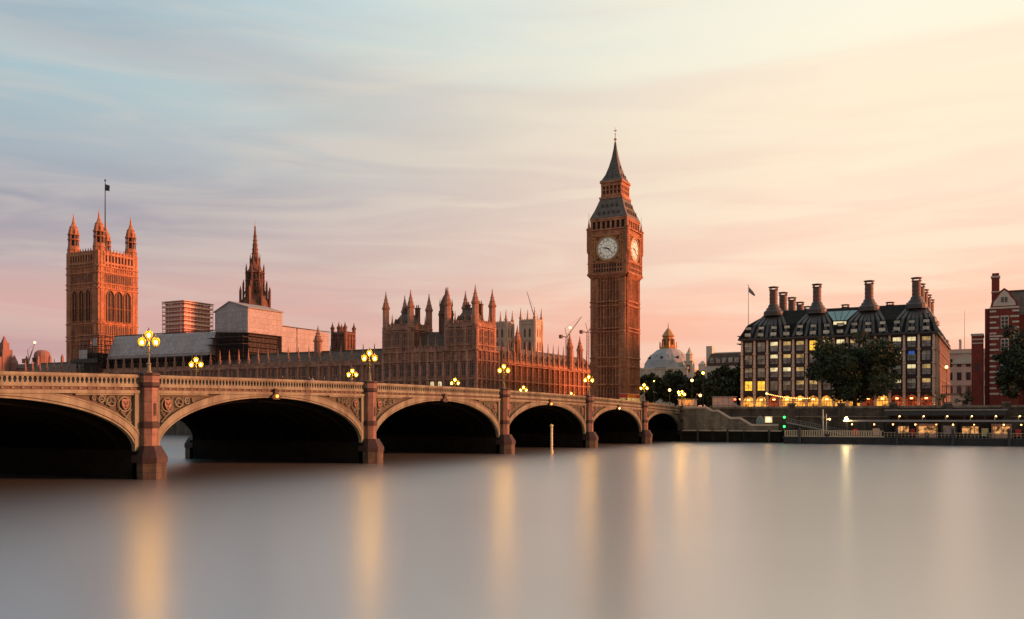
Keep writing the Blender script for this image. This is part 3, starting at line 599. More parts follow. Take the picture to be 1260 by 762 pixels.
# dials
def line(mb, p, q, w, y0, y1):
    dx, dz = q[0] - p[0], q[1] - p[1]; L = sqrt(dx * dx + dz * dz) or 1; nx, nz = -dz / L * w / 2, dx / L * w / 2
    mb.prism([(p[0] - nx, p[1] - nz), (q[0] - nx, q[1] - nz), (q[0] + nx, q[1] + nz), (p[0] + nx, p[1] + nz)], y0, y1)
NUM = ['XII', 'I', 'II', 'III', 'IV', 'V', 'VI', 'VII', 'VIII', 'IX', 'X', 'XI']
def dial(ox, oy, rot):
    R = 3.75; zc_ = 62.9; n = 48; e = MB(); e.at(ox, oy, rot); e.prism([(R * cos(2 * pi * k / n), zc_ + R * sin(2 * pi * k / n)) for k in range(n)], -.12, .05)
    root = e.build('clock_dial', 'dial', ct)
    e = MB(); e.at(ox, oy, rot); e.mt(1)
    for (r0, r1, yy, mi) in ((3.75, 4.2, -.3, 1), (3.5, 3.66, -.15, 0), (2.42, 2.5, -.15, 0), (1.05, 1.12, -.15, 0)):
        e.mt(0)
        if mi == 0 and r0 == 3.5: e.build('dial_ring', 'gold', root); e = MB(); e.at(ox, oy, rot)
        for k in range(n):
            a0, a1 = 2 * pi * k / n, 2 * pi * (k + 1) / n
            P4 = [(r0 * cos(a0), zc_ + r0 * sin(a0)), (r1 * cos(a0), zc_ + r1 * sin(a0)), (r1 * cos(a1), zc_ + r1 * sin(a1)), (r0 * cos(a1), zc_ + r0 * sin(a1))]
            e.prism(P4, yy, 0)
    e.mt(0)
    for k in range(60):
        a = 2 * pi * k / 60; line(e, (3.2 * sin(a), zc_ + 3.2 * cos(a)), (3.5 * sin(a), zc_ + 3.5 * cos(a)), .05 if k % 5 else .14, -.155, 0)
    for k in range(12): a = 2 * pi * (k + .5) / 12; line(e, (1.1 * sin(a), zc_ + 1.1 * cos(a)), (3.3 * sin(a), zc_ + 3.3 * cos(a)), .045, -.15, 0)
    e.build('minute_track', 'black', root)
    for k, s in enumerate(NUM):
        e = MB(); e.at(ox, oy, rot)
        a = 2 * pi * k / 12; ur = (sin(a), cos(a)); ut = (cos(a), -sin(a)); ws = [.2 if ch == 'I' else .42 for ch in s]; u = -sum(ws) / 2
        q = lambda t_, h: (ut[0] * t_ + ur[0] * (2.58 + .56 * h), zc_ + ut[1] * t_ + ur[1] * (2.58 + .56 * h))
        for ch, w in zip(s, ws):
            if ch == 'I': line(e, q(u + w / 2, 0), q(u + w / 2, 1), .11, -.16, 0)
            elif ch == 'V': line(e, q(u + .04, 1), q(u + w / 2, 0), .10, -.16, 0); line(e, q(u + w / 2, 0), q(u + w - .04, 1), .07, -.162, 0)
            else: line(e, q(u + .04, 1), q(u + w - .04, 0), .10, -.16, 0); line(e, q(u + .04, 0), q(u + w - .04, 1), .07, -.162, 0)
            u += w
        e.build('numeral', 'black', root)
    for nm, ang, L0, w in (('hour_hand', radians(281), 2.1, .42), ('minute_hand', radians(132), 3.2, .28)):
        e = MB(); e.at(ox, oy, rot); y = -.24 if nm[0] == 'h' else -.3
        s_, c_ = sin(ang), cos(ang); pt = lambda t_, h: (c_ * t_ + s_ * h, zc_ - s_ * t_ + c_ * h)
        e.prism([pt(-w * .3, -.7), pt(w * .3, -.7), pt(w * .5, 0), pt(w * .32, L0 * .75), pt(0, L0), pt(-w * .32, L0 * .75), pt(-w * .5, 0)], y, y + .05)
        e.build(nm, 'black', root)
for a in ((cx, S0y, 0), (S1x, cy, pi / 2), (cx, S1y, pi), (S0x, cy, -pi / 2)): dial(*a)
# corner pinnacles of the clock stage
pm = MB(); pm.lathe(0, 0, [(.62, -4.5), (.75, -3.5), (.75, 3.2), (.95, 3.4), (.95, 3.7), (.45, 4.2), (.12, 6.6), (.05, 6.8), (.04, 9.2)], 8)
pp = pm.build('corner_pinnacle', 'goth'); 
for x in (S0x, S1x):
    for y in (S0y, S1y): put(pp, ct, x, y, 66.2)
# lower roof, lantern stage, spire
def ZS(m): m.v = [(x, y, z + max(0, z - 73.2) * .05) for x, y, z in m.v]
m = MB(); Wd = Ls - .4
lev = [(73.2, Wd), (73.6, Wd - .2), (76.2, 10.6), (79.3, 8.3), (79.9, 8.0)]
for (z0, w0), (z1, w1) in zip(lev, lev[1:]): m.taper(cx, cy, z0, z1, w0, w0, w1, w1)
ZS(m); m.build('lower_roof', 'iron_roof', ct)
m = MB(); m.prism([(-.42, -.1), (.42, -.1), (.42, .7), (0, 1.3), (-.42, .7)], -.28, .9); m.mt(1).box(-.25, .25, -.31, 0, .05, .65)
dp = m.build('dormer', ['iron_roof', 'void'])
for q in range(4):
    rot = q * pi / 2
    for z, w, n in ((74.7, 11.9, 5), (77.3, 9.9, 4)):
        for k in range(n):
            u = (k - (n - 1) / 2) * 1.75; put(dp, ct, cx + cos(rot) * u + sin(rot) * w / 2, cy + sin(rot) * u - cos(rot) * w / 2, z, rot)
m = MB(); w = 7.4
m.box(cx - w / 2 - .5, cx + w / 2 + .5, cy - w / 2 - .5, cy + w / 2 + .5, 79.9, 80.5); m.mt(1).cbox(cx, cy, 80.5, 85.0, w - 1.2, w - 1.2); m.mt(0)
for rot in (0, pi / 2, pi, -pi / 2):
    m.at(cx, cy, rot)
    for k in range(6): u = -w / 2 + .3 + (w - .6) * k / 5; m.box(u - .24, u + .24, -w / 2, -w / 2 + .5, 80.5, 85)
    m.box(-w / 2, w / 2, -w / 2 - .05, -w / 2 + .5, 84.0, 85.0); m.box(-w / 2 - .3, w / 2 + .3, -w / 2 - .35, -w / 2 + .5, 85.0, 85.7); m.box(-w / 2, w / 2, -w / 2 - .03, -w / 2 + .45, 80.5, 81.4); m.box(-w / 2, w / 2, -w / 2 - .02, -w / 2 + .4, 82.6, 82.9)
m.T = None; ZS(m); m.build('lantern_stage', ['goth', 'goth_dark'], ct)
m = MB(); lev = [(85.7, 8.1), (86.2, 7.0), (88.0, 5.1), (90.6, 3.4), (93.4, 2.0), (96.6, .95), (98.8, .45)]
for (z0, w0), (z1, w1) in zip(lev, lev[1:]): m.taper(cx, cy, z0, z1, w0, w0, w1, w1)
for rot in (0, pi / 2, pi, -pi / 2):
    m.at(cx, cy, rot)
    for z, w, n in ((86.9, 6.0, 3), (89.8, 3.8, 1)):
        for k in range(n): u = (k - (n - 1) / 2) * 1.6; m.prism([(u - .3, z), (u + .3, z), (u + .3, z + .5), (u, z + 1.0), (u - .3, z + .5)], -w / 2 - .2, -w / 2 + .8)
m.T = None; ZS(m); m.build('spire', 'spire_iron', ct)
m = MB(); m.lathe(cx, cy, [(.3, 98.7), (.14, 99.0), (.12, 99.3), (.48, 99.5), (.48, 99.9), (.12, 100.1), (.07, 101.2), (.3, 101.35), (.07, 101.5), (.04, 103.6)], 8); m.cbox(cx, cy, 102.4, 102.6, 1.1, .1); m.cbox(cx, cy, 102.4, 102.6, .1, 1.1); ZS(m); m.build('finial', 'gold', ct)

# ------------------------------------------------------------------ great square tower (far left)
VX0, VX1, VY0, VY1 = -326, -303, 50, 73
vt = thing('square_tower', 'massive square gothic tower with four corner turrets and a flagpole', 'tower', (-314.5, 61.5, LAND))
m = MB(); m.box(VX0, VX1, VY0, VY1, LAND, 87.0)
fr = ((VX0, VY0, 0), (VX1, VY0, pi / 2), (VX1, VY1, pi), (VX0, VY1, -pi / 2))
for ox, oy, rot in fr:
    m.at(ox, oy, rot); L = 23
    for z in (30, 44, 46, 52, 69, 71.3, 76.5, 79.5): m.mt(0).box(0, L, -.5, .1, z - .25, z + .25)
    for k in range(17): u = 3 + 17 * k / 16; m.box(u - .15, u + .15, -.3, .1, LAND, 52.5); m.box(u - .12, u + .12, -.28, .1, 69, 80)
    for k in range(8): u = 4.2 + 14.6 * k / 7; m.mt(1).box(u - .72, u + .72, -.06, .05, 72.0, 75.8); m.mt(1).box(u - .72, u + .72, -.06, .05, 46.8, 51.0); m.mt(1).box(u - .6, u + .6, -.06, .05, 33, 42); m.mt(0).box(u - .07, u + .07, -.2, .05, 72, 75.4)
    m.mt(0)
    for k in range(10): u = 3.2 + 16.6 * k / 9; m.box(u - .35, u + .35, -.6, .3, 80, 86.5); m.taper(u, -.15, 86.5, 88.3, .6, .6, .1, .1)
    m.mt(1)
    for k in range(9): u = 3.2 + 16.6 * (k + .5) / 9; m.box(u - .5, u + .5, -.08, .05, 82.0, 84.6)
    m.mt(0).box(3, 20, -.7, .3, 84.9, 86.0); m.box(3, 20, -.7, .3, 80.6, 81.6)
m.T = None; m.build('body', ['goth', 'void'], vt)
wm_ = MB(); w, h = 3.3, 14.5; wm_ = win_mb(3.7, 15.0, 2, 1, True, .7); wp = wm_.build('window', ['goth', 'void'])
for u in (6.6, 11.5, 16.4): put(wp, vt, VX0 + u, VY0, 53.2); put(wp, vt, VX1, VY0 + u, 53.2, pi / 2)
m = MB(); R = 2.9
m.lathe(0, 0, [(R, 0), (R, 82)], 8)
for z in (22, 36, 44, 60.5, 68, 71, 80): m.lathe(0, 0, [(R, z), (R + .35, z + .2), (R + .35, z + .6), (R, z + .8)], 8)
for k in range(8):
    a = 2 * pi * k / 8 + pi / 8; m.tube((R * cos(a), R * sin(a), 0), (R * cos(a), R * sin(a), 80), .28, n=4); m.tube((2.5 * cos(a), 2.5 * sin(a), 82), (2.5 * cos(a), 2.5 * sin(a), 88.2), .32, n=4); m.tube((2.4 * cos(a), 2.4 * sin(a), 88), (2.4 * cos(a), 2.4 * sin(a), 90), .25, .05, n=4)
m.mt(1).lathe(0, 0, [(1.9, 82), (1.9, 88)], 8); m.mt(0).lathe(0, 0, [(3.0, 85), (3.0, 85.5)], 8)
m.lathe(0, 0, [(3.0, 87.4), (3.1, 88), (2.2, 88.3), (2.3, 90), (2.0, 91.4), (1.2, 92.4), (.7, 94), (.3, 96.5), (.12, 98)], 8); m.lathe(0, 0, [(1.6, 90.9), (2.2, 91.2), (1.4, 91.8)], 8); m.lathe(0, 0, [(.2, 95.4), (.5, 95.8), (.15, 96.3)], 6)
tp = m.build('turret', ['goth', 'void'])
for x, y in ((VX0, VY0), (VX1, VY0), (VX0, VY1), (VX1, VY1)): put(tp, vt, x + (2.3 if x == VX0 else -2.3), y + (2.3 if y == VY0 else -2.3), LAND - .1, 0, (.94, .94, 1.0))
m = MB(); m.tube((-312.5, 61.5, 86), (-312.5, 61.5, 123.5), .38, .18, 8); m.lathe(-312.5, 61.5, [(1.6, 86.9), (1.4, 88.5), (.5, 93)], 8); m.sphere((-312.5, 61.5, 123.7), .5); m.build('flagpole', 'darkgrey', vt)
m = MB(); m.add([(-312.3, 61.5, 121.8), (-310.6, 62.2, 121.2), (-309.6, 61.9, 120.9), (-309.8, 61.8, 118.0), (-310.8, 62.0, 118.4), (-312.3, 61.5, 118.6)], [(0, 1, 4, 5), (1, 2, 3, 4)]); m.build('flag', 'darkgrey', vt)

# ------------------------------------------------------------------ central spire
st = thing('lantern_spire', 'slender gothic lantern spire rising behind the white scaffold box', 'spire', (-226, 73.5, LAND))
m = MB(); X, Y = -226, 73.5
m.lathe(X, Y, [(7, LAND), (7, 57), (6.2, 60), (4.6, 62.5), (4.2, 63), (3.9, 73), (4.2, 73.4), (3.0, 75), (2.2, 78.5), (2.0, 79.5), (1.55, 81), (.9, 88), (.25, 95)], 8)
for z in (60, 62.6, 66, 69.5, 73, 79): m.lathe(X, Y, [((4.3 if z < 75 else 2.0) + .1, z), ((4.3 if z < 75 else 2.0) + .5, z + .2), ((4.3 if z < 75 else 2.0), z + .5)], 8)
m.mt(1)
for k in range(8):
    a = 2 * pi * k / 8; 
    for z0, z1 in ((63.6, 65.6), (66.8, 69.1), (70.2, 72.6)): m.tube((X + 3.6 * cos(a), Y + 3.6 * sin(a), z0), (X + 3.6 * cos(a), Y + 3.6 * sin(a), z1), .62, n=6)
m.mt(0)
for k in range(8):
    a = 2 * pi * k / 8 + pi / 8
    for r, z0, z1, w in ((7, 50, 67, .55), (5.6, 56, 70, .45), (4.2, 62, 77.5, .4), (2.3, 74, 82, .3)): m.tube((X + r * cos(a), Y + r * sin(a), z0), (X + r * cos(a), Y + r * sin(a), z1 - 2), w, n=5); m.tube((X + r * cos(a), Y + r * sin(a), z1 - 2), (X + r * cos(a), Y + r * sin(a), z1), w, .05, n=5)
    m.tube((X + 7 * cos(a), Y + 7 * sin(a), 58), (X + 4.2 * cos(a), Y + 4.2 * sin(a), 66), .3, n=4)
    for q in range(5): z = 82 + q * 2; r = 1.5 * (95 - z) / 14; m.tube((X + r * cos(a), Y + r * sin(a), z), (X + (r + .35) * cos(a), Y + (r + .35) * sin(a), z + .4), .12, n=4)
m.build('stonework', ['goth_dark', 'void'], st)
m = MB(); m.lathe(X, Y, [(.5, 94.4), (.5, 94.8), (.1, 95.2), (.05, 98)], 6); m.build('finial', 'gold', st)

# ------------------------------------------------------------------ river front pavilion (two tower blocks)
pv = thing('river_pavilion', 'gothic river pavilion with two turreted blocks, bridge lamps in front', 'building', (-87.5, 14, LAND))
PX0, PX1, PY0, PY1 = -105.4, -69.4, 6, 20.5
m = MB(); m.box(PX0, PX1, PY0, PY1, LAND, 28.4)
m.at(PX0, PY0, 0); facade(m, 36, LAND, 28.4, 12, .8, .5, (14.5, 19, 25.0, 28.2), 4, .14)
m.at(PX1, PY0, pi / 2); facade(m, 14.5, LAND, 28.4, 5, .8, .5, (14.5, 19, 25.0, 28.2), 4, .14)
m.at(PX0 + 11, PY0, 0); crenel(m, 14, 28.4, 1.5); m.T = None
for x0, x1 in ((-105.4, -94.2), (-80.9, -69.4)):
    y1 = PY0 + 12.5
    m.box(x0, x1, PY0, y1, 28.4, 36.2)
    m.at(x0, PY0, 0); facade(m, x1 - x0, 28.4, 36.0, 3, .5, .35, (30, 35.2), 4, .14); crenel(m, x1 - x0, 36.0, 1.9, .6, .3, .4)
    m.at(x1, PY0, pi / 2); facade(m, 12.5, 28.4, 36.0, 3, .5, .35, (30, 35.2), 4, .14); crenel(m, 12.5, 36.0, 1.9, .6, .3, .4)
    m.at(x1, y1, pi); crenel(m, x1 - x0, 36.0, 1.9, .6, .3, .4); m.at(x0, y1, -pi / 2); crenel(m, 12.5, 36.0, 1.9, .6, .3, .4); m.T = None
m.build('wall', ['goth_range'], pv)
for x0, x1 in ((-105.4, -94.2), (-80.9, -69.4)):
    m = MB(); xc = (x0 + x1) / 2; m.taper(xc, 12.2, 36.1, 41.8, x1 - x0 - 2.4, 9.5, 4.4, .8)
    m.box(xc - 2.2, xc + 2.2, 12.15, 12.25, 41.8, 42.6)
    for u in (-2.3, 0, 2.3): m.prism([(xc + u - .5, 37), (xc + u + .5, 37), (xc + u + .5, 38.5), (xc + u, 39.8), (xc + u - .5, 38.5)], 8.2, 10.5)
    m.build('roof', 'slate', pv)
    for u in (-2.6, 2.2):
        e = MB(); e.cbox(xc + u, 15, 37, 43.6, 1.5, 1.0); e.cbox(xc + u, 15, 43.6, 44, 1.8, 1.3); e.lathe(xc + u - .35, 15, [(.22, 44), (.16, 45)], 6); e.lathe(xc + u + .35, 15, [(.22, 44), (.16, 45)], 6); e.build('chimney', 'goth_dark', pv)
m = MB(); m.taper(-87.5, 14.5, 28.5, 35.4, 13.4, 11, 13.4, .8); m.build('roof', 'slate', pv)
tp = turret_mb(1.15, 14.8, 6.2).build('turret', 'goth_range')
for x, y, z in ((-104.8, 6.6, 28.2), (-94.8, 6.6, 28.2), (-94.8, 17.8, 28.2), (-104.8, 17.8, 28.2), (-80.3, 6.6, 28.2), (-70, 6.6, 28.2), (-70, 17.8, 28.2), (-80.3, 17.8, 28.2)): put(tp, pv, x, y, z)
pq = pinn_mb(.55, 1.6, 3.4).build('pinnacle', 'goth_range')
for x0, x1 in ((-105.4, -94.2), (-80.9, -69.4)):
    for q in (1, 2): put(pq, pv, x0 + (x1 - x0) * q / 3, 5.85, 36); put(pq, pv, x1 + .1, PY0 + 12.5 * q / 3, 36, pi / 2)
for k in range(4, 8): put(pq, pv, PX0 + 36 * k / 12, 5.8, 28.2)
dk = MB(); dk.lathe(-86.5, 15.5, [(2.2, 30), (2.2, 40.5), (2.7, 41), (2.7, 41.6), (2.2, 41.8), (2.2, 44.5), (1.2, 47), (.5, 48), (.15, 50.3)], 8)
for k in range(8): a = 2 * pi * k / 8 + pi / 8; dk.tube((-86.5 + 2.3 * cos(a), 15.5 + 2.3 * sin(a), 30), (-86.5 + 2.3 * cos(a), 15.5 + 2.3 * sin(a), 42.5), .22, n=4); dk.tube((-86.5 + 2.2 * cos(a), 15.5 + 2.2 * sin(a), 44), (-86.5 + 2.2 * cos(a), 15.5 + 2.2 * sin(a), 46.4), .2, .04, n=4)
dk.build('vent_turret', 'goth_dark', pv)
wp = win_mb(1.7, 4.4, 2, 1).build('window', ['goth_range', 'pane']); wlit = win_mb(1.7, 4.4, 2, 1).build('window', ['goth_range', 'litpale'])
for k in range(12):
    u = PX0 + 36 * (k + .5) / 12
    for z in (20.2, 15.0): put(wlit if (k in (6, 7) and z < 16) else wp, pv, u, PY0 - .05, z, 0, (1, 1, .95 if z > 20 else .8))
for k in range(5):
    v = PY0 + 14.5 * (k + .5) / 5
    for z in (20.2, 15.0): put(wp, pv, PX1 + .05, v, z, pi / 2, (1, 1, .95 if z > 20 else .8))
wq = win_mb(2.2, 3.9, 3, 1, False).build('window', ['goth_range', 'pane'])
for x0, x1 in ((-105.4, -94.2), (-80.9, -69.4)):
    for k in range(3): put(wq, pv, x0 + (x1 - x0) * (k + .5) / 3, PY0 - .05, 30.8, 0); put(wq, pv, x1 + .05, PY0 + 12.5 * (k + .5) / 3, 30.8, pi / 2)

# ------------------------------------------------------------------ river front range
rg = thing('palace_range', 'long gothic palace range with pinnacled buttresses, seen over the bridge parapet', 'building', (-200, 14, LAND))
RX0, RX1 = -296, -105.6
m = MB(); m.box(RX0, RX1, 8, 22, LAND, 25.2)
nb = 40; L = RX1 - RX0
m.at(RX0, 8, 0); facade(m, L, LAND, 25.2, nb, .75, .7, (14, 18.8, 24.8), 3, .14); crenel(m, L, 25.2, 1.3); m.T = None
m.build('wall', 'goth_range', rg)
m = MB(); m.add([(RX0, 9, 25.3), (RX1, 9, 25.3), (RX1, 15, 30.2), (RX0, 15, 30.2), (RX0, 21, 25.3), (RX1, 21, 25.3)], [(0, 1, 2, 3), (3, 2, 5, 4), (0, 3, 4), (1, 5, 2)])
m.box(RX0, RX1, 14.9, 15.1, 30.2, 30.7); m.build('roof', 'slate', rg)
pp = pinn_mb(.7, 2.4, 4.4).build('pinnacle', 'goth_range'); wp = win_mb(1.9, 5.0, 2, 1).build('window', ['goth_range', 'pane']); wq = win_mb(1.9, 4.0, 2, 1, False).build('window', ['goth_range', 'pane'])
for k in range(nb + 1): put(pp, rg, RX0 + L * k / nb, 7.75, 25.1)
for k in range(nb):
    put(wp, rg, RX0 + L * (k + .5) / nb, 7.95, 19.3)
    put(wq, rg, RX0 + L * (k + .5) / nb, 7.95, 14.3)
for x in (-262, -190, -140):
    tp = turret_mb(1.5, 9.0, 6).build('turret', 'goth_range') if x == -262 else tp
    put(tp, rg, x, 14, 25)

# ------------------------------------------------------------------ north wing towards the clock tower
nw = thing('palace_wing', 'pinnacled gothic palace wing running back behind the clock tower', 'building', (-83, 70, LAND))
WX, WY0, WY1 = -76, 20.7, 124
m = MB(); m.box(WX - 14, WX, WY0, WY1, LAND, 26.0); L = WY1 - WY0; nb = 22
m.at(WX, WY0, pi / 2); facade(m, L, LAND, 26.0, nb, .7, .8, (13, 14.5, 19.5, 25.4), 5, .2); crenel(m, L, 26.0, 1.2); m.T = None
m.build('wall', 'goth', nw)
m = MB(); m.add([(WX - 1, WY0, 26.1), (WX - 1, WY1, 26.1), (WX - 7, WY1, 32.6), (WX - 7, WY0, 32.6), (WX - 13, WY0, 26.1), (WX - 13, WY1, 26.1)], [(0, 1, 2, 3), (3, 2, 5, 4), (0, 3, 4), (1, 5, 2)])
for k in range(nb):
    v = WY0 + L * (k + .5) / nb; m.at(WX - 2.2, v, pi / 2); m.prism([(-.7, 27), (.7, 27), (.7, 28.4), (0, 29.5), (-.7, 28.4)], 0, 2.2)
m.T = None; m.build('roof', 'slate', nw)
pp = pinn_mb(.75, 3.4, 5.6).build('pinnacle', 'goth')
for k in range(nb + 1): put(pp, nw, WX + .3, WY0 + L * k / nb, 25.9)
wp = win_mb(1.5, 4.8, 2, 1).build('window', ['goth', 'pane']); wq = win_mb(1.5, 4.0, 2, 1, False).build('window', ['goth', 'pane'])
for k in range(nb): put(wp, nw, WX + .06, WY0 + L * (k + .5) / nb, 20.1, pi / 2); put(wq, nw, WX + .06, WY0 + L * (k + .5) / nb, 14.9, pi / 2)
tp = turret_mb(1.3, 8.6, 6.4).build('turret', 'goth')
for y, x in ((26, -79), (55, -80), (92, -75.4), (108, -78)): put(tp, nw, x, y, 26)

# ------------------------------------------------------------------ scaffolding and sheeting over the range
sb_ = thing('scaffold_box', 'tall pitched scaffold shelter wrapped in white sheeting, lit pink on one side', 'scaffold', (-180, 21, LAND))
BX0, BX1, BY0, BY1 = -188.6, -171.8, 12, 31
m = MB(); ridge = 50.8; xm = -181
def sheetwall(m, pts, nu=26, nv=12, amp=.22):
    p = [np.array(q, float) for q in pts]; nrm = np.cross(p[1] - p[0], p[3] - p[0]); nrm /= np.linalg.norm(nrm); vs = []; fs = []; rr = random.Random(5)
    for j in range(nv + 1):
        for i in range(nu + 1):
            u, v = i / nu, j / nv; q = (p[0] * (1 - u) + p[1] * u) * (1 - v) + (p[3] * (1 - u) + p[2] * u) * v
            k = amp * (abs(sin(u * nu * .5)) * .6 + rr.random() * .6) if 0 < i < nu and 0 < j < nv else 0
            vs.append(tuple(q + nrm * k))
    for j in range(nv):
        for i in range(nu): a = j * (nu + 1) + i; fs.append((a, a + 1, a + nu + 2, a + nu + 1))
    m.add(vs, fs)
sheetwall(m, ((BX0, BY0, 39.4), (BX1, BY0, 38.6), (BX1, BY0, 48.2), (BX0, BY0, 47.2)))
m.add([(BX0, BY0, 47.2), (BX1, BY0, 48.2), (xm, BY0, ridge)], [(0, 1, 2)])
sheetwall(m, ((BX1, BY0, 38.6), (BX1, BY1, 38.6), (BX1, BY1, 48.2), (BX1, BY0, 48.2)), 20, 12)
m.add([(BX0, BY0, 39.4), (BX0, BY1, 39.4), (BX0, BY1, 47.2), (BX0, BY0, 47.2), (BX1, BY1, 38.6), (BX1, BY1, 48.2)], [(0, 3, 2, 1), (1, 2, 5, 4)])
m.build('sheeting', 'sheet_e', sb_)
m = MB(); m.add([(BX0 - .5, BY0 - .4, 47.2), (xm, BY0 - .4, ridge + .15), (BX1 + .6, BY0 - .4, 48.2), (BX0 - .5, BY1 + .3, 47.2), (xm, BY1 + .3, ridge + .15), (BX1 + .6, BY1 + .3, 48.2),
                         (BX0 - .5, BY0 - .4, 46.9), (xm, BY0 - .4, ridge - .2), (BX1 + .6, BY0 - .4, 47.8), (BX0 - .5, BY1 + .3, 46.9), (xm, BY1 + .3, ridge - .2), (BX1 + .6, BY1 + .3, 47.8)],
                [(0, 1, 4, 3), (1, 2, 5, 4), (6, 9, 10, 7), (7, 10, 11, 8), (0, 6, 7, 1), (1, 7, 8, 2), (2, 8, 11, 5), (3, 4, 10, 9), (4, 5, 11, 10), (0, 3, 9, 6)]); m.build('roof', 'grey', sb_)
def tubescaff(m, x0, x1, y0, y1, z0, z1, step=2.2, lift=2.0, boards=True):
    nx, ny = max(1, int((x1 - x0) / step)), max(1, int((y1 - y0) / step))
    for i in range(nx + 1):
        for y in (y0, y1): x = x0 + (x1 - x0) * i / nx; m.box(x - .07, x + .07, y - .07, y + .07, z0, z1)
    for j in range(ny + 1):
        for x in (x0, x1): y = y0 + (y1 - y0) * j / ny; m.box(x - .07, x + .07, y - .07, y + .07, z0, z1)
    z = z0 + lift * .5
    while z < z1:
        if boards: m.box(x0 - .1, x1 + .1, y0 - .1, y0 + 1.1, z - .06, z + .06); m.box(x1 - 1.1, x1 + .1, y0, y1, z - .055, z + .065); m.box(x0 - .1, x0 + 1.1, y0 + 1.2, y1, z - .055, z + .065); m.box(x0 + 1.2, x1 - 1.2, y1 - 1.1, y1 + .1, z - .05, z + .07)
        for y in (y0, y1): m.box(x0, x1, y - .05, y + .05, z + .95, z + 1.05)
        for x in (x0, x1): m.box(x - .05, x + .05, y0, y1, z + .95, z + 1.05)
        z += lift
m = MB(); tubescaff(m, BX0 + .3, BX1 - .3, BY0 + .3, BY1 - .3, 22.5, 39.3); m.box(BX0 + 1.6, BX1 - 1.6, BY0 + 1.6, BY1 - 1.6, 31, 38.4)
m.box(BX0 - 1.5, BX1 + .4, BY0 - 3.4, BY0 + .2, 34.2, 34.4); m.box(BX0 - 1, BX1 + .3, BY0 - 3, BY0, 36.8, 37.0)
m.build('scaffold_tubes', 'scaff', sb_)
ws = thing('scaffold_roof', 'long low temporary roof of grey wrinkled sheeting above the palace range', 'scaffold', (-215, 16, LAND))
m = MB(); x0, x1 = -246, -188.9
sheetwall(m, ((x0, 9.0, 30.6), (x1, 9.0, 30.6), (x1, 13, 39.8), (x0, 13, 40.2)), 60, 8, .3)
m.add([(x0, 9.0, 30.6), (x0, 13, 40.2), (x0, 23, 40), (x0, 23, 30.6), (x1, 9.0, 30.6), (x1, 13, 39.8), (x1, 23, 40), (x1, 23, 30.6)], [(0, 1, 2, 3), (4, 7, 6, 5), (1, 5, 6, 2), (3, 2, 6, 7)])
m.build('sheeting', 'sheet_e', ws)
m = MB(); m.box(x0 - .3, x1, 12.9, 13.3, 40.15, 40.5); m.box(x0 - .3, x1, 8.6, 9.0, 30.1, 30.6)
tubescaff(m, x0, x1, 8.9, 22, 25.4, 30.5); m.build('scaffold_tubes', 'scaff', ws)
ss = thing('scaffold_stair', 'dark scaffold stair tower at the end of the grey sheeted roof', 'scaffold', (-252, 12, LAND))
m = MB(); tubescaff(m, -259, -246.4, 5.5, 14, LAND, 41.0, 1.6, 1.8); m.box(-257, -247.5, 7.5, 12, LAND, 33); m.box(-262.5, -246.4, 5, 8, 29.0, 29.5); m.box(-262.5, -246.4, 4.9, 5.1, 29.5, 30.7)
m.build('scaffold_tubes', 'scaff', ss)
m = MB(); m.box(-249.5, -247.2, 5.2, 5.35, 36, 39); m.box(-258, -253, 5.2, 5.4, 30.8, 34.5); m.build('sheeting', 'sheet_e', ss)
wl = thing('scaffold_screen', 'low pink lit sheeted scaffold screen right of the tall white box', 'scaffold', (-176, 46, LAND))
m = MB(); sheetwall(m, ((-172.5, 31.4, 32.5), (-172.5, 60.5, 32.5), (-172.5, 60.5, 42.2), (-172.5, 31.4, 43.2)), 28, 8, .2); m.add([(-172.5, 31.4, 32.5), (-180, 31.4, 32.5), (-180, 31.4, 43.2), (-172.5, 31.4, 43.2), (-172.5, 60.5, 32.5), (-180, 60.5, 32.5), (-180, 60.5, 42.2), (-172.5, 60.5, 42.2)], [(0, 1, 2, 3), (4, 7, 6, 5), (1, 5, 6, 2), (3, 2, 6, 7)])
m.build('sheeting', 'sheet_e', wl)
m = MB(); m.box(-172.6, -172.2, 31.4, 61, 42.6, 42.9); m.box(-172.35, -172.15, 40, 40.2, 32.5, 43)
tubescaff(m, -180, -172.8, 31.6, 60.3, LAND + 12, 32.6); m.build('scaffold_tubes', 'scaff', wl)
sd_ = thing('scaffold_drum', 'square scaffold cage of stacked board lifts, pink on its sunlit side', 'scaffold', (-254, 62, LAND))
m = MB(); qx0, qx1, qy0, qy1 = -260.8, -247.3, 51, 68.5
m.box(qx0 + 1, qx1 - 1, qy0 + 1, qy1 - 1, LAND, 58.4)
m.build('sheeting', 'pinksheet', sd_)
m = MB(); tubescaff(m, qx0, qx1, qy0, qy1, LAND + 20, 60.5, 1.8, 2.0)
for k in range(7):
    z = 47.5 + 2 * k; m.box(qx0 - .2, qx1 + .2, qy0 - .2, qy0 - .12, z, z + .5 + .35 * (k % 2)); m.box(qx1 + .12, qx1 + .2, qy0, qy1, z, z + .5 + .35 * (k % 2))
m.box(qx0 - .4, qx1 + .4, qy0 - .4, qy1 + .4, 60.4, 60.7); m.v = [(x, y, z - max(0, z - 30) * .035) for x, y, z in m.v]; m.build('scaffold_tubes', 'pinkboard', sd_)
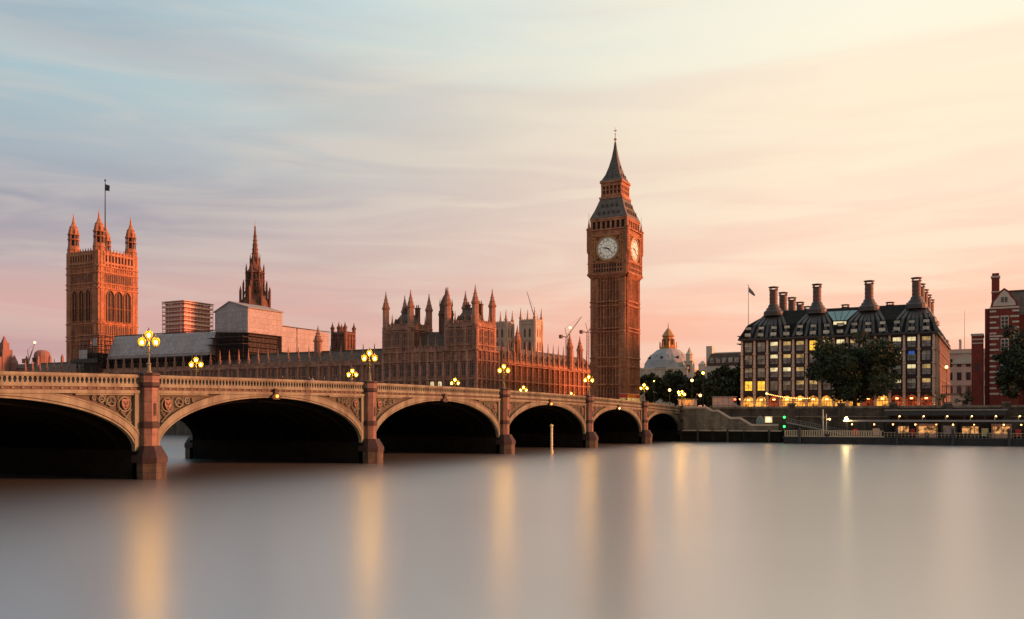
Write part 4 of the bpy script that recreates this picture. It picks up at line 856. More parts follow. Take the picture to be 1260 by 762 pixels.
# small twin-turret tower behind the range
tt = thing('small_tower', 'small square battlemented tower with corner turrets behind the range roof', 'tower', (-190, 93, LAND))
m = MB(); m.box(-194.6, -187, 90, 97, LAND, 45); m.at(-194.6, 90, 0); facade(m, 7.6, 35, 45, 3, .5, .4, (38, 43), 2); crenel(m, 7.6, 45, 1.2, .5, .3, .4); m.at(-187, 90, pi / 2); facade(m, 7, 35, 45, 3, .5, .4, (38, 43), 2); crenel(m, 7, 45, 1.2, .5, .3, .4); m.T = None
for k in range(3): m.box(-193.9 + 2.4 * k, -192.6 + 2.4 * k, 89.9, 90.1, 39, 42)
m.build('wall', 'goth_dark', tt)
tp = turret_mb(.85, 11.5, 3.2).build('turret', 'goth_dark')
for x in (-194.4, -187.2):
    for y in (90.2, 96.8): put(tp, tt, x, y, 36)
put(tp, tt, -190.8, 90.2, 36)

# ------------------------------------------------------------------ far towers of the abbey, cranes, far skyline
for nm, X, Y, w, zt, lb in (('abbey_tower', -169.5, 210, 8.6, 59.5, 'pale square abbey tower partly hidden by the river pavilion'), ('abbey_tower', -155, 216, 9.6, 60.6, 'pale square abbey tower with four pinnacles, standing clear against the sky')):
    a = thing(nm, lb, 'tower', (X, Y, LAND), 'twin abbey towers')
    m = MB(); m.cbox(X, Y, LAND, zt, w, w)
    for rot in (0, pi / 2):
        m.at(X, Y, rot); h = w / 2
        for z in (42, 50, zt - 1.5): m.mt(0).box(-h, h, -h - .3, -h + .1, z - .2, z + .25)
        for u in (-h + .6, h - .6): m.box(u - .7, u + .7, -h - .5, -h + .1, LAND, zt)
        m.mt(1)
        for u in (-1.5, 1.5): m.prism([(u - .8, 44), (u + .8, 44), (u + .8, 48.2), (u, 49.4), (u - .8, 48.2)], -h - .05, -h + .1); m.prism([(u - .6, 51.5), (u + .6, 51.5), (u + .6, 55.5), (u, 56.8), (u - .6, 55.5)], -h - .05, -h + .1)
        m.mt(0).at(X, Y, rot); m.at(X - h if rot == 0 else X + h, Y - h, rot); crenel(m, w, zt, 1.1, .6, .3, .5)
    m.T = None; m.build('wall', ['abbey', 'goth_dark'], a)
    pb_ = pinn_mb(1.3, 2.2, 6).build('pinnacle', 'abbey')
    for sx in (-1, 1):
        for sy in (-1, 1): put(pb_, a, X + sx * (w / 2 - .5), Y + sy * (w / 2 - .5), zt - .5)
def crane(X, Y, z1, jl, ja, az, lb):
    a = thing('tower_crane', lb, 'crane', (X, Y, LAND), 'construction cranes on the skyline'); m = MB()
    for sx in (-1, 1):
        for sy in (-1, 1): m.tube((X + sx * .9, Y + sy * .9, LAND), (X + sx * .9, Y + sy * .9, z1), .2, n=4)
    for k in range(int((z1 - LAND) / 3)): z = LAND + 3 * k; m.tube((X - .9, Y - .9, z), (X + .9, Y - .9, z + 3), .12, n=3); m.tube((X + .9, Y - .9, z), (X + .9, Y + .9, z + 3), .12, n=3)
    m.build('mast', 'copper', a); m = MB(); dx, dy = cos(az) * cos(ja), sin(az) * cos(ja); dz = sin(ja)
    q = (X + dx * jl, Y + dy * jl, z1 + dz * jl); m.tube((X, Y, z1), q, .35, .15, 4); m.tube((X, Y, z1 + 2.0), q, .12, n=3); m.tube((X, Y, z1), (X - dx * 10, Y - dy * 10, z1 + 1), .4, n=4); m.tube((X, Y, z1), (X - dx * 3, Y - dy * 3, z1 + 8), .25, n=4); m.tube((X - dx * 3, Y - dy * 3, z1 + 8), q, .08, n=3)
    m.cbox(X - dx * 9, Y - dy * 9, z1 - 1, z1 + 2, 2.5, 2.5)
    for k in range(8): t0 = k / 8; m.tube((X + dx * jl * t0, Y + dy * jl * t0, z1 + dz * jl * t0), (X + dx * jl * (t0 + .12), Y + dy * jl * (t0 + .12), z1 + dz * jl * t0 + 2.2 * (1 - t0) + 1), .1, n=3)
    m.build('jib', 'copper', a); return a
crane(-275, 466, 86, 34, 1.15, 2.7, 'tall thin crane with steep jib behind the abbey tower')
c2_ = crane(-252, 478, 76, 22, .95, .5, 'short red-brown crane low above the pinnacled wing, its jib leaning right')
crane(-236, 486, 80, 26, .9, .5, 'faint crane whose jib leans right towards the clock tower')
c4_ = crane(-494, 147, 44, 13, 1.25, .4, 'small crane with a light on its jib tip, far left of the square tower')
m = MB(); m.sphere((-494 + 13 * cos(1.25) * cos(.4), 147 + 13 * cos(1.25) * sin(.4), 44 + 13 * sin(1.25) + .4), .7); m.build('lamp', 'lampcool', c4_)
m = MB(); m.sphere((-252 + 3, 478, 84), .9); m.build('lamp', 'lampcool', c2_)
a = thing('stepped_tower', 'dark stepped tower with pinnacle at the far left edge', 'tower', (-508, 139, LAND)); m = MB()
m.cbox(-512, 139, LAND, 47, 14, 10); m.cbox(-508, 139, LAND, 52, 7, 7); m.cbox(-508, 139, 52, 56.5, 4.4, 4.4); m.taper(-508, 139, 56.5, 61, 3, 3, .4, .4); m.mt(1)
for k in range(3): m.box(-510.6 + 2 * k, -509.6 + 2 * k, 135.4, 135.6, 42, 50)
m.build('wall', ['copper', 'void'], a)
a = thing('small_spire', 'little dark spire next to the stepped tower at the far left', 'spire', (-502, 142, LAND)); m = MB(); m.cbox(-502, 142, LAND, 43, 3.4, 3.4); m.taper(-502, 142, 43, 48.5, 3.6, 3.6, .2, .2); m.build('wall', 'copper', a)
a = thing('domed_block', 'round-topped reddish block beyond the low grey roofs at far left', 'building', (-486, 151, LAND)); m = MB(); m.lathe(-486, 151, [(5.2, LAND), (5.2, 48), (4.6, 50), (3, 51.4), (.6, 51.8)], 12); m.cbox(-486, 151, LAND, 42, 14, 8); m.mt(1)
for k in range(3): m.box(-489 + 2.4 * k, -487.8 + 2.4 * k, 145.7, 146.2, 43.5, 46.5)
m.build('wall', ['copper', 'void'], a)
a = thing('low_terrace', 'low grey-roofed terrace behind the bridge parapet at far left', 'building', (-470, 150, LAND)); m = MB(); m.box(-560, -400, 143, 160, LAND, 39.5); m.mt(1); m.add([(-560, 142.5, 39.5), (-400, 142.5, 39.5), (-400, 151, 43), (-560, 151, 43), (-400, 160, 39.5), (-560, 160, 39.5)], [(0, 1, 2, 3), (3, 2, 4, 5)])
m.mt(0)
for k in range(13): x = -555 + 12 * k; m.cbox(x, 146, 39, 45.5, 1.2, 1.6); m.taper(x, 146, 45.5, 48, 1.5, 1.5, .2, .2)
m.build('wall', ['copper', 'slate'], a)

# ------------------------------------------------------------------ domed hall
dh = thing('domed_hall', 'pale stone hall with a large lead dome and orange lantern behind the trees', 'building', (-87, 250, LAND))
X, Y = -87, 252
m = MB(); m.cbox(X, Y, LAND, 33.5, 30, 26); m.cbox(X, Y, 33.2, 34.2, 31, 27); m.box(X + 9, X + 19, Y - 12, Y + 4, LAND, 30)
for k in range(7): u = X - 12 + 4 * k; m.box(u - .6, u + .6, Y - 13.8, Y - 13, LAND, 33); m.mt(1).box(u + 1.2, u + 2.8, Y - 13.05, Y - 12.9, 22, 30); m.mt(0)
m.build('wall', ['portstone', 'goth_dark'], dh)
m = MB(); m.lathe(X, Y, [(14.2, 34.2), (13.8, 35), (12.4, 38.5), (9.6, 42), (6.4, 44.6), (4.6, 45.3)], 16)
for k in range(8): a_ = 2 * pi * k / 8 + pi / 8; m.tube((X + 13.2 * cos(a_), Y + 13.2 * sin(a_), 36.4), (X + 9.6 * cos(a_), Y + 9.6 * sin(a_), 42), .25, n=4)
m.mt(1)
for k in range(8): a_ = 2 * pi * k / 8; m.sphere((X + 11.4 * cos(a_), Y + 11.4 * sin(a_), 40), .8, 8, 5)
m.build('dome', ['lead', 'void'], dh)
m = MB(); m.lathe(X, Y, [(4.8, 45.2), (4.8, 46.2), (3.2, 46.4), (3.0, 52), (3.6, 52.4), (2.6, 54), (1.2, 56), (.3, 57), (.1, 60)], 8)
for k in range(8): a_ = 2 * pi * k / 8 + pi / 8; m.tube((X + 4.6 * cos(a_), Y + 4.6 * sin(a_), 46), (X + 4.6 * cos(a_), Y + 4.6 * sin(a_), 49.2), .5, .3, n=5); m.mt(1).box(X + 3.0 * cos(a_) - .4, X + 3.0 * cos(a_) + .4, Y + 3.0 * sin(a_) - .4, Y + 3 * sin(a_) + .4, 47.5, 50.8); m.mt(0)
m.build('lantern', ['gold', 'goth_dark'], dh)
m = MB(); tx, ty = X + 15, Y - 9
m.cbox(tx, ty, 30, 37, 4.4, 4.4); m.cbox(tx, ty, 37, 37.7, 5.2, 5.2); m.lathe(tx, ty, [(1.9, 37.7), (1.9, 41), (2.3, 41.2), (1.2, 42.6), (.2, 45)], 8); m.cbox(tx + 7, ty + 2, 28, 35.5, 4, 4); m.taper(tx + 7, ty + 2, 35.5, 37.5, 4.4, 4.4, 1, 1); m.mt(1).box(tx - 1, tx + 1, ty - 2.25, ty - 2.1, 31.5, 35.5); m.build('corner_turret', ['portstone', 'goth_dark'], dh)
# glazed roof office behind trees
gb = thing('grey_office', 'pale grey office with a glazed mansard roof between the trees and the chimneyed block', 'building', (-22, 155, LAND))
m = MB(); m.box(-36, -14, 148, 175, LAND, 29); m.mt(1); m.box(-35.5, -14, 148.6, 174, 29, 30.2); m.taper(-25, 161, 30.2, 34.6, 21, 25, 18, 22); m.mt(2)
for k in range(7): u = -34 + 2.7 * k; m.box(u, u + 1.9, 148.35, 149.5, 30.4, 32.6)
m.mt(0); m.box(-36, -33.4, 150, 154, 29, 38); m.box(-16, -14, 150, 154, 29, 36); m.box(-33, -15, 152, 172, 34.5, 35.2); m.mt(3)
for r_ in range(4):
    for k in range(8): u = -35 + 2.6 * k; m.box(u, u + 1.4, 147.93, 148.1, 12 + 4 * r_, 14.4 + 4 * r_)
m.build('wall', ['portstone', 'slate', 'glass', 'pane'], gb)

# ------------------------------------------------------------------ chimneyed office block
ph = thing('chimneyed_office', 'dark roofed office block with tall bronze chimneys and lit windows on the embankment', 'building', (34, 80, LAND))
HX0, HX1, HY0, HY1 = 6.2, 62.0, 42.0, 116.0
m = MB(); m.box(HX0 + .4, HX1 - .4, HY0 + .4, HY1 - .4, LAND, 31.0)
rows = [14.9, 19.0, 23.1, 27.0]          # sills
NB = 14
def phface(ox, oy, rot, L, nb):
    m.at(ox, oy, rot); m.mt(0)
    for z in (14.2, 18.3, 22.4, 26.4, 30.6): m.box(0, L, -.05, .45, z - .35, z + .35)
    m.mt(1)
phface(HX0, HY0, 0, HX1 - HX0, NB); phface(HX1, HY0, pi / 2, HY1 - HY0, 18); phface(HX0, HY1, -pi / 2, HY1 - HY0, 18)
m.T = None; m.mt(2); m.box(HX0 - .8, HX1 + .8, HY0 - .8, HY1 + .8, 30.8, 31.3); m.box(HX0 - 1.3, HX0, HY0 - .4, HY1, 29.7, 29.9); m.box(HX0 - 1.1, HX0, HY0 - .4, HY1, 32.1, 32.3)
m.build('wall', ['facade', 'sand', 'bronze_rib'], ph)
cp = MB(); cp.box(-.36, .36, -.5, .3, LAND - 8.6, 9.6); cp.add([(-.36, -.5, 9.6), (.36, -.5, 9.6), (.36, .3, 9.6), (-.36, .3, 9.6), (-.28, -.35, 22), (.28, -.35, 22), (.28, .3, 22), (-.28, .3, 22)], [(0, 1, 5, 4), (1, 2, 6, 5), (2, 3, 7, 6), (3, 0, 4, 7), (4, 5, 6, 7)])
for z in (5.6, 9.7, 13.8, 17.8): cp.box(-.48, .48, -.62, .3, z - .22, z + .22)
cpo = cp.build('stone_column', 'sand')
for k in range(NB + 1): put(cpo, ph, HX0 + .35 + (HX1 - HX0 - .7) * k / NB, HY0, LAND)
for k in range(1, 19): put(cpo, ph, HX1, HY0 + (HY1 - HY0) * k / 18, LAND, pi / 2)
def office_window(kind):
    e = MB(); e.mt(0).box(-1.25, 1.25, -.02, .1, 0, 3.1)
    top = {'lit': 2, 'pale': 3, 'dim': 4, 'off': 1, 'blue': 5}[kind]
    e.mt(top if kind in ('lit',) else 1).box(-1.1, 1.1, -.06, .0, .12, 1.75)
    e.mt(6 if kind == 'off' else top).box(-1.1 if kind != 'blue' else -.8, 1.1 if kind != 'blue' else .8, -.065, .0, 1.85, 3.0 if kind != 'blue' else 2.8)
    e.mt(6).box(-1.2, 1.2, -.35, .0, 1.75, 1.86); e.mt(0).box(-.04, .04, -.09, 0, .12, 3.0); e.box(-1.1, 1.1, -.085, 0, .85, .92)
    return e.build('window', ['facade', 'glass', 'litwin', 'litpale', 'litdim', 'blue', 'shelf_sheen'])
OW = {k: office_window(k) for k in ('lit', 'pale', 'dim', 'off', 'blue')}
pat = {0: {0: 'lit', 1: 'lit', 4: 'dim', 5: 'dim', 7: 'dim', 11: 'pale'}, 1: {2: 'pale', 3: 'pale', 4: 'dim', 8: 'dim', 12: 'pale'}, 2: {2: 'pale', 3: 'dim', 11: 'dim', 12: 'pale', 13: 'blue'}, 3: {0: 'off', 2: 'pale', 3: 'dim', 4: 'dim', 6: 'pale', 7: 'pale', 8: 'dim', 11: 'pale', 12: 'pale', 13: 'dim'}}
pat[2] = {2: 'pale', 3: 'dim', 4: 'dim', 11: 'pale', 12: 'pale'}; pat[2][12] = 'blue'; pat[3][5] = 'lit'
LF = HX1 - HX0 - .7
for r_, z in enumerate(rows):
    for k in range(NB):
        kd = pat[r_].get(k, 'off' if random.random() < .75 else 'dim'); put(OW[kd], ph, HX0 + .35 + LF * (k + .5) / NB, HY0 + .38, z)
for r_, z in enumerate(rows):
    for k in range(6): put(OW['off' if random.random() < .8 else 'dim'], ph, HX1 - .38, HY0 + (HY1 - HY0) * (k + .5) / 18, z, pi / 2)
# ground storey bays
def bay(kind):
    e = MB(); w = 1.55; e.mt(0).prism([(-w, 0), (w, 0), (w, 3.2), (w * .7, 4.1), (0, 4.6), (-w * .7, 4.1), (-w, 3.2)], -.05, .12)
    e.mt(1)
    for u in (-.75, 0, .75): e.box(u - .05, u + .05, -.1, .1, 0, 4.3)
    e.box(-w, w, -.1, .1, 2.75, 2.9); e.mt(2).box(-.35, .35, -.25, -.1, 3.3, 3.6)
    return e.build('arcade_bay', [kind, 'facade', 'lampcool'])
BY = {k: bay(k) for k in ('arcade', 'arcade_red')}
for k in range(NB): put(BY['arcade_red' if k in (2, 9, 11, 12, 13) else 'arcade'], ph, HX0 + .35 + LF * (k + .5) / NB, HY0 + .36, LAND + .1)
ul = MB(); ul.mt(1).lathe(0, 0, [(.2, 0), (.2, .25), (.14, .3)], 8); ul.mt(0).sphere((0, 0, .38), .12, 8, 5); ulo = ul.build('uplight', ['bulbwarm', 'black'])
for k in range(NB + 1): put(ulo, ph, HX0 + .35 + (HX1 - HX0 - .7) * k / NB, HY0 - 1.5, LAND)
# roof: hipped slope, ridge, attic windows, ducts gathering into the chimneys
m = MB(); rz = 40.4; ii = 8.0
m.add([(HX0 - .7, HY0 - .7, 31.3), (HX1 + .7, HY0 - .7, 31.3), (HX1 + .7, HY1 + .7, 31.3), (HX0 - .7, HY1 + .7, 31.3), (HX0 + 1.6, HY0 + 1.4, 35.6), (HX1 - 1.6, HY0 + 1.4, 35.6), (HX1 - 1.6, HY1 - 1.4, 35.6), (HX0 + 1.6, HY1 - 1.4, 35.6),
       (HX0 + ii, HY0 + ii, rz), (HX1 - ii, HY0 + ii, rz), (HX1 - ii, HY1 - ii, rz), (HX0 + ii, HY1 - ii, rz), (HX0 + 14, HY0 + 14, rz + .1), (HX1 - 14, HY0 + 14, rz + .1), (HX1 - 14, HY1 - 14, rz + .1), (HX0 + 14, HY1 - 14, rz + .1)],
      [(a + i, a + (i + 1) % 4, a + 4 + (i + 1) % 4, a + 4 + i) for a in (0, 4, 8) for i in range(4)] + [(12, 13, 14, 15)])
m.build('roof', 'bronze', ph)
CH = [(14.9, 48.6), (28.2, 48.6), (43.4, 48.6), (56.6, 48.6)]
m = MB(); ys = lambda z: HY0 - .7 + (z - 31.3) * (2.1 / 4.3) if z < 35.6 else HY0 + 1.4 + (z - 35.6) * (6.6 / 4.8)
for (hx, hy) in CH:
    for off in (-5.8, -4.0, -2.1, -.65, .65, 2.1, 4.0, 5.8):
        w = .42; m = MB()
        pts = [(hx + off, 31.4), (hx + off * .8, 35.6), (hx + off * .28, 40.6)]
        for (xa, za), (xb, zb) in zip(pts, pts[1:]):
            m.add([(xa - w, ys(za) - .3, za), (xa + w, ys(za) - .3, za), (xa + w, ys(za) + .3, za), (xa - w, ys(za) + .3, za), (xb - w, ys(zb) - .3, zb), (xb + w, ys(zb) - .3, zb), (xb + w, ys(zb) + .3, zb), (xb - w, ys(zb) + .3, zb)], [(0, 1, 5, 4), (1, 2, 6, 5), (3, 0, 4, 7), (4, 5, 6, 7), (0, 3, 2, 1)])
        m.build('duct', 'bronze_rib', ph)
for j in range(5):      # ducts on the sunlit end slope
    hy = 49 + 14.5 * j
    for off in (-4.5, -2.2, 0, 2.2, 4.5):
        m = MB()
        xs_ = lambda z: HX1 + .7 - (z - 31.3) * (2.3 / 4.3) if z < 35.6 else HX1 - 1.6 - (z - 35.6) * (6.4 / 4.8)
        pts = [(hy + off, 31.4), (hy + off * .8, 35.6), (hy + off * .28, 40.4)]
        for (xa, za), (xb, zb) in zip(pts, pts[1:]): m.tube((xs_(za), xa, za), (xs_(zb), xb, zb), .4, n=4)
        m.build('duct', 'bronze_rib', ph)
aw = MB(); aw.mt(0).box(-1.1, 1.1, -.35, 1.2, -.15, 1.15); aw.mt(1).box(-.9, .9, -.4, -.3, 0, 1.0); awo = aw.build('attic_window', ['bronze', 'shelf_sheen'])
for k in range(NB):
    x = HX0 + .35 + LF * (k + .5) / NB; put(awo, ph, x, ys(32.0), 31.9); put(awo, ph, x, ys(34.2), 34.1, 0, (.9, 1, .8))
gx = 35.8
m = MB(); m.add([(gx - 4.6, ys(39.2) - .35, 39.2), (gx + 4.6, ys(39.2) - .35, 39.2), (gx + 2.0, ys(35.9) - .35, 35.9), (gx - 2.0, ys(35.9) - .35, 35.9), (gx - 4.6, ys(39.2) + .5, 39.2), (gx + 4.6, ys(39.2) + .5, 39.2), (gx + 2.0, ys(35.9) + .5, 35.9), (gx - 2.0, ys(35.9) + .5, 35.9)], [(0, 3, 2, 1), (0, 1, 5, 4), (1, 2, 6, 5), (3, 0, 4, 7)])
m.mt(1)
for k in range(5): u = -1 + 2 * k / 4; m.tube((gx + u * 4.6, ys(39.2) - .4, 39.2), (gx + u * 2.0, ys(35.9) - .4, 35.9), .1, n=4)
m.build('roof_light', ['teal', 'bronze_rib'], ph)
m = MB(); m.box(gx - 1.8, gx + 1.8, ys(34.6) - .3, ys(34.6) + .5, 34.6, 35.5); m.build('lit_dormer', 'litpale', ph)
cm = MB(); cm.lathe(0, 0, [(2.75, -1.6), (2.7, -.3), (2.4, .1), (2.1, .2), (1.95, .9), (1.6, 1.1), (1.4, 1.9), (1.25, 2.1)], 16); cm.mt(1).lathe(0, 0, [(1.12, 2.1), (1.1, 2.6), (1.16, 2.65), (1.16, 2.85), (1.1, 2.9), (1.1, 3.8), (1.16, 3.85), (1.16, 4.05), (1.1, 4.1), (1.1, 5.0), (1.16, 5.05), (1.16, 5.25), (1.1, 5.3), (1.1, 6.5), (1.36, 6.75)], 16)
cm.mt(1)
for k in range(4): a_ = pi / 4 + pi / 2 * k; cm.tube((1.2 * cos(a_), 1.2 * sin(a_), 6.7), (1.2 * cos(a_), 1.2 * sin(a_), 7.5), .16, n=4)
cm.lathe(0, 0, [(1.4, 7.45), (1.4, 7.7), (.2, 7.8)], 16); cho = cm.build('chimney', ['bronze_rib', 'chim'])
for hx, hy in CH: put(cho, ph, hx, hy, 40.3, 0, (1.12, 1.12, 1.0))
for j in range(1, 5): put(cho, ph, 14.9, 48.6 + 14.5 * j, 40.3); put(cho, ph, 56.6, 48.6 + 14.5 * j, 40.3)
for hx in (28.2, 43.4): put(cho, ph, hx, 107.5, 40.3)
m = MB(); m.tube((4.2, 60, LAND), (4.2, 60, 50.6), .16, .1, 8); m.sphere((4.2, 60, 50.7), .22); fo = thing('flagpole', 'white flagpole at the left end of the chimneyed office', 'flagpole', (4.2, 60, LAND)); m.build('pole', 'white', fo)
m = MB(); m.add([(4.3, 60, 50.2), (5.6, 60.4, 48.6), (6.4, 60.2, 47.4), (6.2, 60.3, 46.9), (5.3, 60.5, 47.5), (4.3, 60, 48.4)], [(0, 1, 4, 5), (1, 2, 3, 4)]); m.build('flag', 'grey', fo)

# ------------------------------------------------------------------ red brick house and its neighbours
rb = thing('brick_house', 'red brick gabled house with white stone stripes and a tall chimney', 'building', (85, 55, LAND))
m = MB(); m.box(76.0, 83.2, 44.8, 62, LAND, 37.4); m.box(83.2, 110, 47, 62, LAND, 35.5)
m.prism([(76.0, 37.4), (83.2, 37.4), (82.8, 39.2), (81.6, 40.6), (80.9, 42.0), (79.6, 43.0), (78.3, 42.0), (77.6, 40.6), (76.4, 39.2)], 44.8, 46.2)
m.box(74.7, 76.0, 47, 62, LAND, 37.6)
m.mt(1)
for k in range(16):
    z = 13 + 1.55 * k
    m.box(75.95, 77.6 if k % 2 else 78.3, 44.72, 44.85, z, z + .5); m.box(81.6 if k % 2 else 81.0, 83.25, 44.72, 44.85, z, z + .5)
    m.box(83.18, 83.28, 44.8, 47, z, z + .5)
m.box(75.9, 83.3, 44.6, 44.9, 37.2, 37.7); m.prism([(76.7, 38), (82.5, 38), (82.2, 39.2), (81.2, 40.4), (80.6, 41.5), (79.6, 42.4), (78.6, 41.5), (78.0, 40.4), (77.0, 39.2)], 44.72, 44.9)
m.box(75.9, 83.3, 44.6, 44.9, 29.3, 29.7)
m.build('wall', ['brick', 'white_stone'], rb)
m = MB(); m.add([(83, 46.6, 35.4), (110, 46.6, 35.4), (110, 54, 42.9), (80, 54, 42.9), (76, 54, 37.5), (110, 62, 35.4), (76, 62, 37.5)], [(0, 1, 2, 3), (3, 2, 5, 6), (0, 3, 4)]); m.box(79, 110, 53.8, 54.2, 42.9, 43.3); m.build('roof', 'slate', rb)
m = MB(); m.box(76.4, 78.4, 47.5, 50, 37, 46.4); m.mt(1).box(76.2, 78.6, 47.3, 50.2, 46.4, 46.9); m.box(76.3, 78.5, 47.4, 50.1, 42.2, 42.5); m.mt(0).box(76.5, 78.3, 47.6, 49.9, 46.9, 47.7); m.build('chimney', ['brick', 'white_stone'], rb)
e = MB(); e.mt(0).box(-1.0, 1.0, -.1, .1, -.2, 3.4); e.mt(1)
for sx in (-.45, .45):
    for q in range(3): e.box(sx - .35, sx + .35, -.14, -.08, .1 + 1.05 * q, .95 + 1.05 * q)
bw = e.build('window', ['white_stone', 'pane'])
for z in (31.8, 25.4, 19.2, 13): put(bw, rb, 79.7, 44.75, z)
put(bw, rb, 79.6, 44.7, 39.0, 0, (1, 1, .45))
for k in range(6):
    for z in (29, 23): put(bw, rb, 86 + 3.6 * k, 46.95, z)
bp_ = thing('brick_stair_tower', 'narrow plain red brick block with white bands left of the gabled house', 'building', (73, 55, LAND))
m = MB(); m.box(71.3, 74.2, 45.6, 58, LAND, 30.0); m.mt(1)
for z in (27.6, 28.7, 29.9): m.box(71.25, 74.25, 45.5, 45.7, z, z + .3)
m.box(71.1, 74.4, 45.4, 58.2, 30.2, 30.5); m.mt(2).box(72.2, 73.2, 45.55, 45.65, 20, 22); m.mt(0).box(71.3, 74.2, 45.6, 58, 30.0, 30.2); m.build('wall', ['brick', 'white_stone', 'pane'], bp_)
fb = thing('distant_street_block', 'pale pink stone block with a pediment at the end of the side street', 'building', (66, 150, LAND))
m = MB(); m.box(55, 80, 150, 170, LAND, 33.2); m.mt(1).box(55, 80, 149.6, 150, 31.5, 32); m.prism([(61, 27.5), (71.5, 27.5), (66.2, 31.4)], 149.4, 150.0); m.mt(2)
for k in range(6):
    for r_ in range(3): m.box(57 + 3.2 * k, 58.6 + 3.2 * k, 149.85, 150.1, 16 + 5.2 * r_, 19 + 5.2 * r_)
m.mt(1)
for k in range(4): m.cbox(60 + 4.5 * k, 152, 33.2, 36.4, .9, .9); m.sphere((60 + 4.5 * k, 152, 36.7), .6, 8, 5)
m.tube((65.8, 158, 33), (65.8, 158, 49), .15, .06, 6); m.build('wall', ['pinkboard', 'portstone', 'pane'], fb)
lf = thing('street_footbridge', 'low pale railed gallery across the side street by the chimneyed office', 'footbridge', (68, 60, LAND))
m = MB(); m.box(62.9, 71.2, 58, 61, 13.2, 13.8); m.box(62.9, 71.2, 57.9, 58.1, 15.9, 16.2)
for k in range(15): x = 63.2 + .55 * k; m.box(x - .08, x + .08, 57.95, 58.1, 13.8, 15.9)
for x in (63.4, 70.8): m.box(x - .3, x + .3, 58.5, 60.5, LAND, 13.2)
m.build('gallery', 'pinkboard', lf)

# ------------------------------------------------------------------ embankment wall and the bridge stair
ew = thing('embankment_wall', 'long granite river wall under the embankment road', 'wall', (60, 0, 0))
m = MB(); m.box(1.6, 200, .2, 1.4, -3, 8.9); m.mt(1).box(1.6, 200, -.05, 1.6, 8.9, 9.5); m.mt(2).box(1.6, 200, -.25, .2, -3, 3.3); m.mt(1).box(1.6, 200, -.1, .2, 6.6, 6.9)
for k in range(14): x = 30 + 12.5 * k; m.mt(0).box(x - .9, x + .9, -.35, .3, 3.3, 9.9); m.mt(1).box(x - 1.0, x + 1.0, -.45, 1.6, 9.9, 10.3)
m.build('wall', ['darkwall', 'wallstone', 'tide_shade'], ew)
tw = thing('terrace_wall', 'dark riverside terrace wall below the palace, seen under the bridge', 'wall', (-200, 0, 0))
m = MB(); m.box(-900, -33.5, -.2, 1.4, -3, 9.3); m.build('wall', 'cutwater', tw)
sw = thing('bridge_stair', 'stone stair with stepped coping running down from the bridge end to the river walk', 'stair', (14, -3, 0))
pr_ = [(2.2, 9.0), (8.3, 9.0), (10.0, 8.1), (11.6, 8.1), (15.0, 6.1), (17.6, 6.1), (20.6, 4.3), (27.5, 4.3)]
m = MB(); m.prism([(2.2, 3.0)] + [(27.5, 3.0)] + pr_[::-1], -5.0, -4.4); m.mt(1)
for (x0, z0), (x1, z1) in zip(pr_, pr_[1:]): m.add([(x0, -5.2, z0), (x1, -5.2, z1), (x1, -4.2, z1), (x0, -4.2, z0), (x0, -5.2, z0 + .55), (x1, -5.2, z1 + .55), (x1, -4.2, z1 + .55), (x0, -4.2, z0 + .55)], [(0, 3, 2, 1), (4, 5, 6, 7), (0, 1, 5, 4), (2, 3, 7, 6), (1, 2, 6, 5), (3, 0, 4, 7)])
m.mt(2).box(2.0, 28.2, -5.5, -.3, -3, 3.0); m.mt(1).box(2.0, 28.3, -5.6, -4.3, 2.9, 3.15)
m.mt(0)
for k in range(30): x = 8.3 + .42 * k; z = 8.7 - .19 * k; m.box(x, x + .42, -4.4, -.3, 3.0, z)
m.box(20.9, 28.2, -4.4, -.3, 3, 3.2)
m.build('stair_wall', ['wallstone', 'coping', 'tide_shade'], sw)
m = MB()
for k in range(5): u = 3.5 + 5.2 * k; m.sphere((u, -5.7, 2.7), .55, 8, 5)
for k, (x, lb) in enumerate(((10.5, 'iron ladder on the tidal wall just right of the bridge end'), (19.0, 'iron ladder on the tidal wall below the foot of the stair'))):
    q = thing('wall_ladder', lb, 'ladder', (x, -5.7, 0)); m = MB(); m.box(x - .28, x - .2, -5.75, -5.6, -1, 3.6); m.box(x + .2, x + .28, -5.75, -5.6, -1, 3.6)
    for r_ in range(11): m.box(x - .2, x + .2, -5.72, -5.65, -.4 + .36 * r_, -.33 + .36 * r_)
    m.build('ladder', 'black', q)
for k, (x, lb) in enumerate(((6.5, 'dark timber fender pile nearest the bridge end'), (14.6, 'dark timber fender pile midway along the stair wall'), (25.5, 'dark timber fender pile near the green lights'))):
    q = thing('fender_pile', lb, 'pile', (x, -6.1, 0), 'fender piles on the stair wall'); m = MB(); m.lathe(x, -6.1, [(.3, -2), (.28, 2.9), (.2, 3.3), (.06, 3.4)], 10); m.build('pile', 'bark', q)
for k, x in enumerate((34.5, 57.0, 69.0, 80.5)):
    q = thing('mooring_pile', ('mooring pile near the left end of the pier', 'mooring pile before the first lit pier kiosk', 'mooring pile before the dark cabin on the pier', 'mooring pile near the right end of the pier')[k], 'pile', (x, -13, 0), 'mooring piles along the pier'); m = MB(); m.lathe(x, -12.9, [(.32, -2), (.32, 3.4), (.36, 3.5), (.36, 3.7), (.05, 4.1)], 10); m.build('pile', 'darkgrey', q)
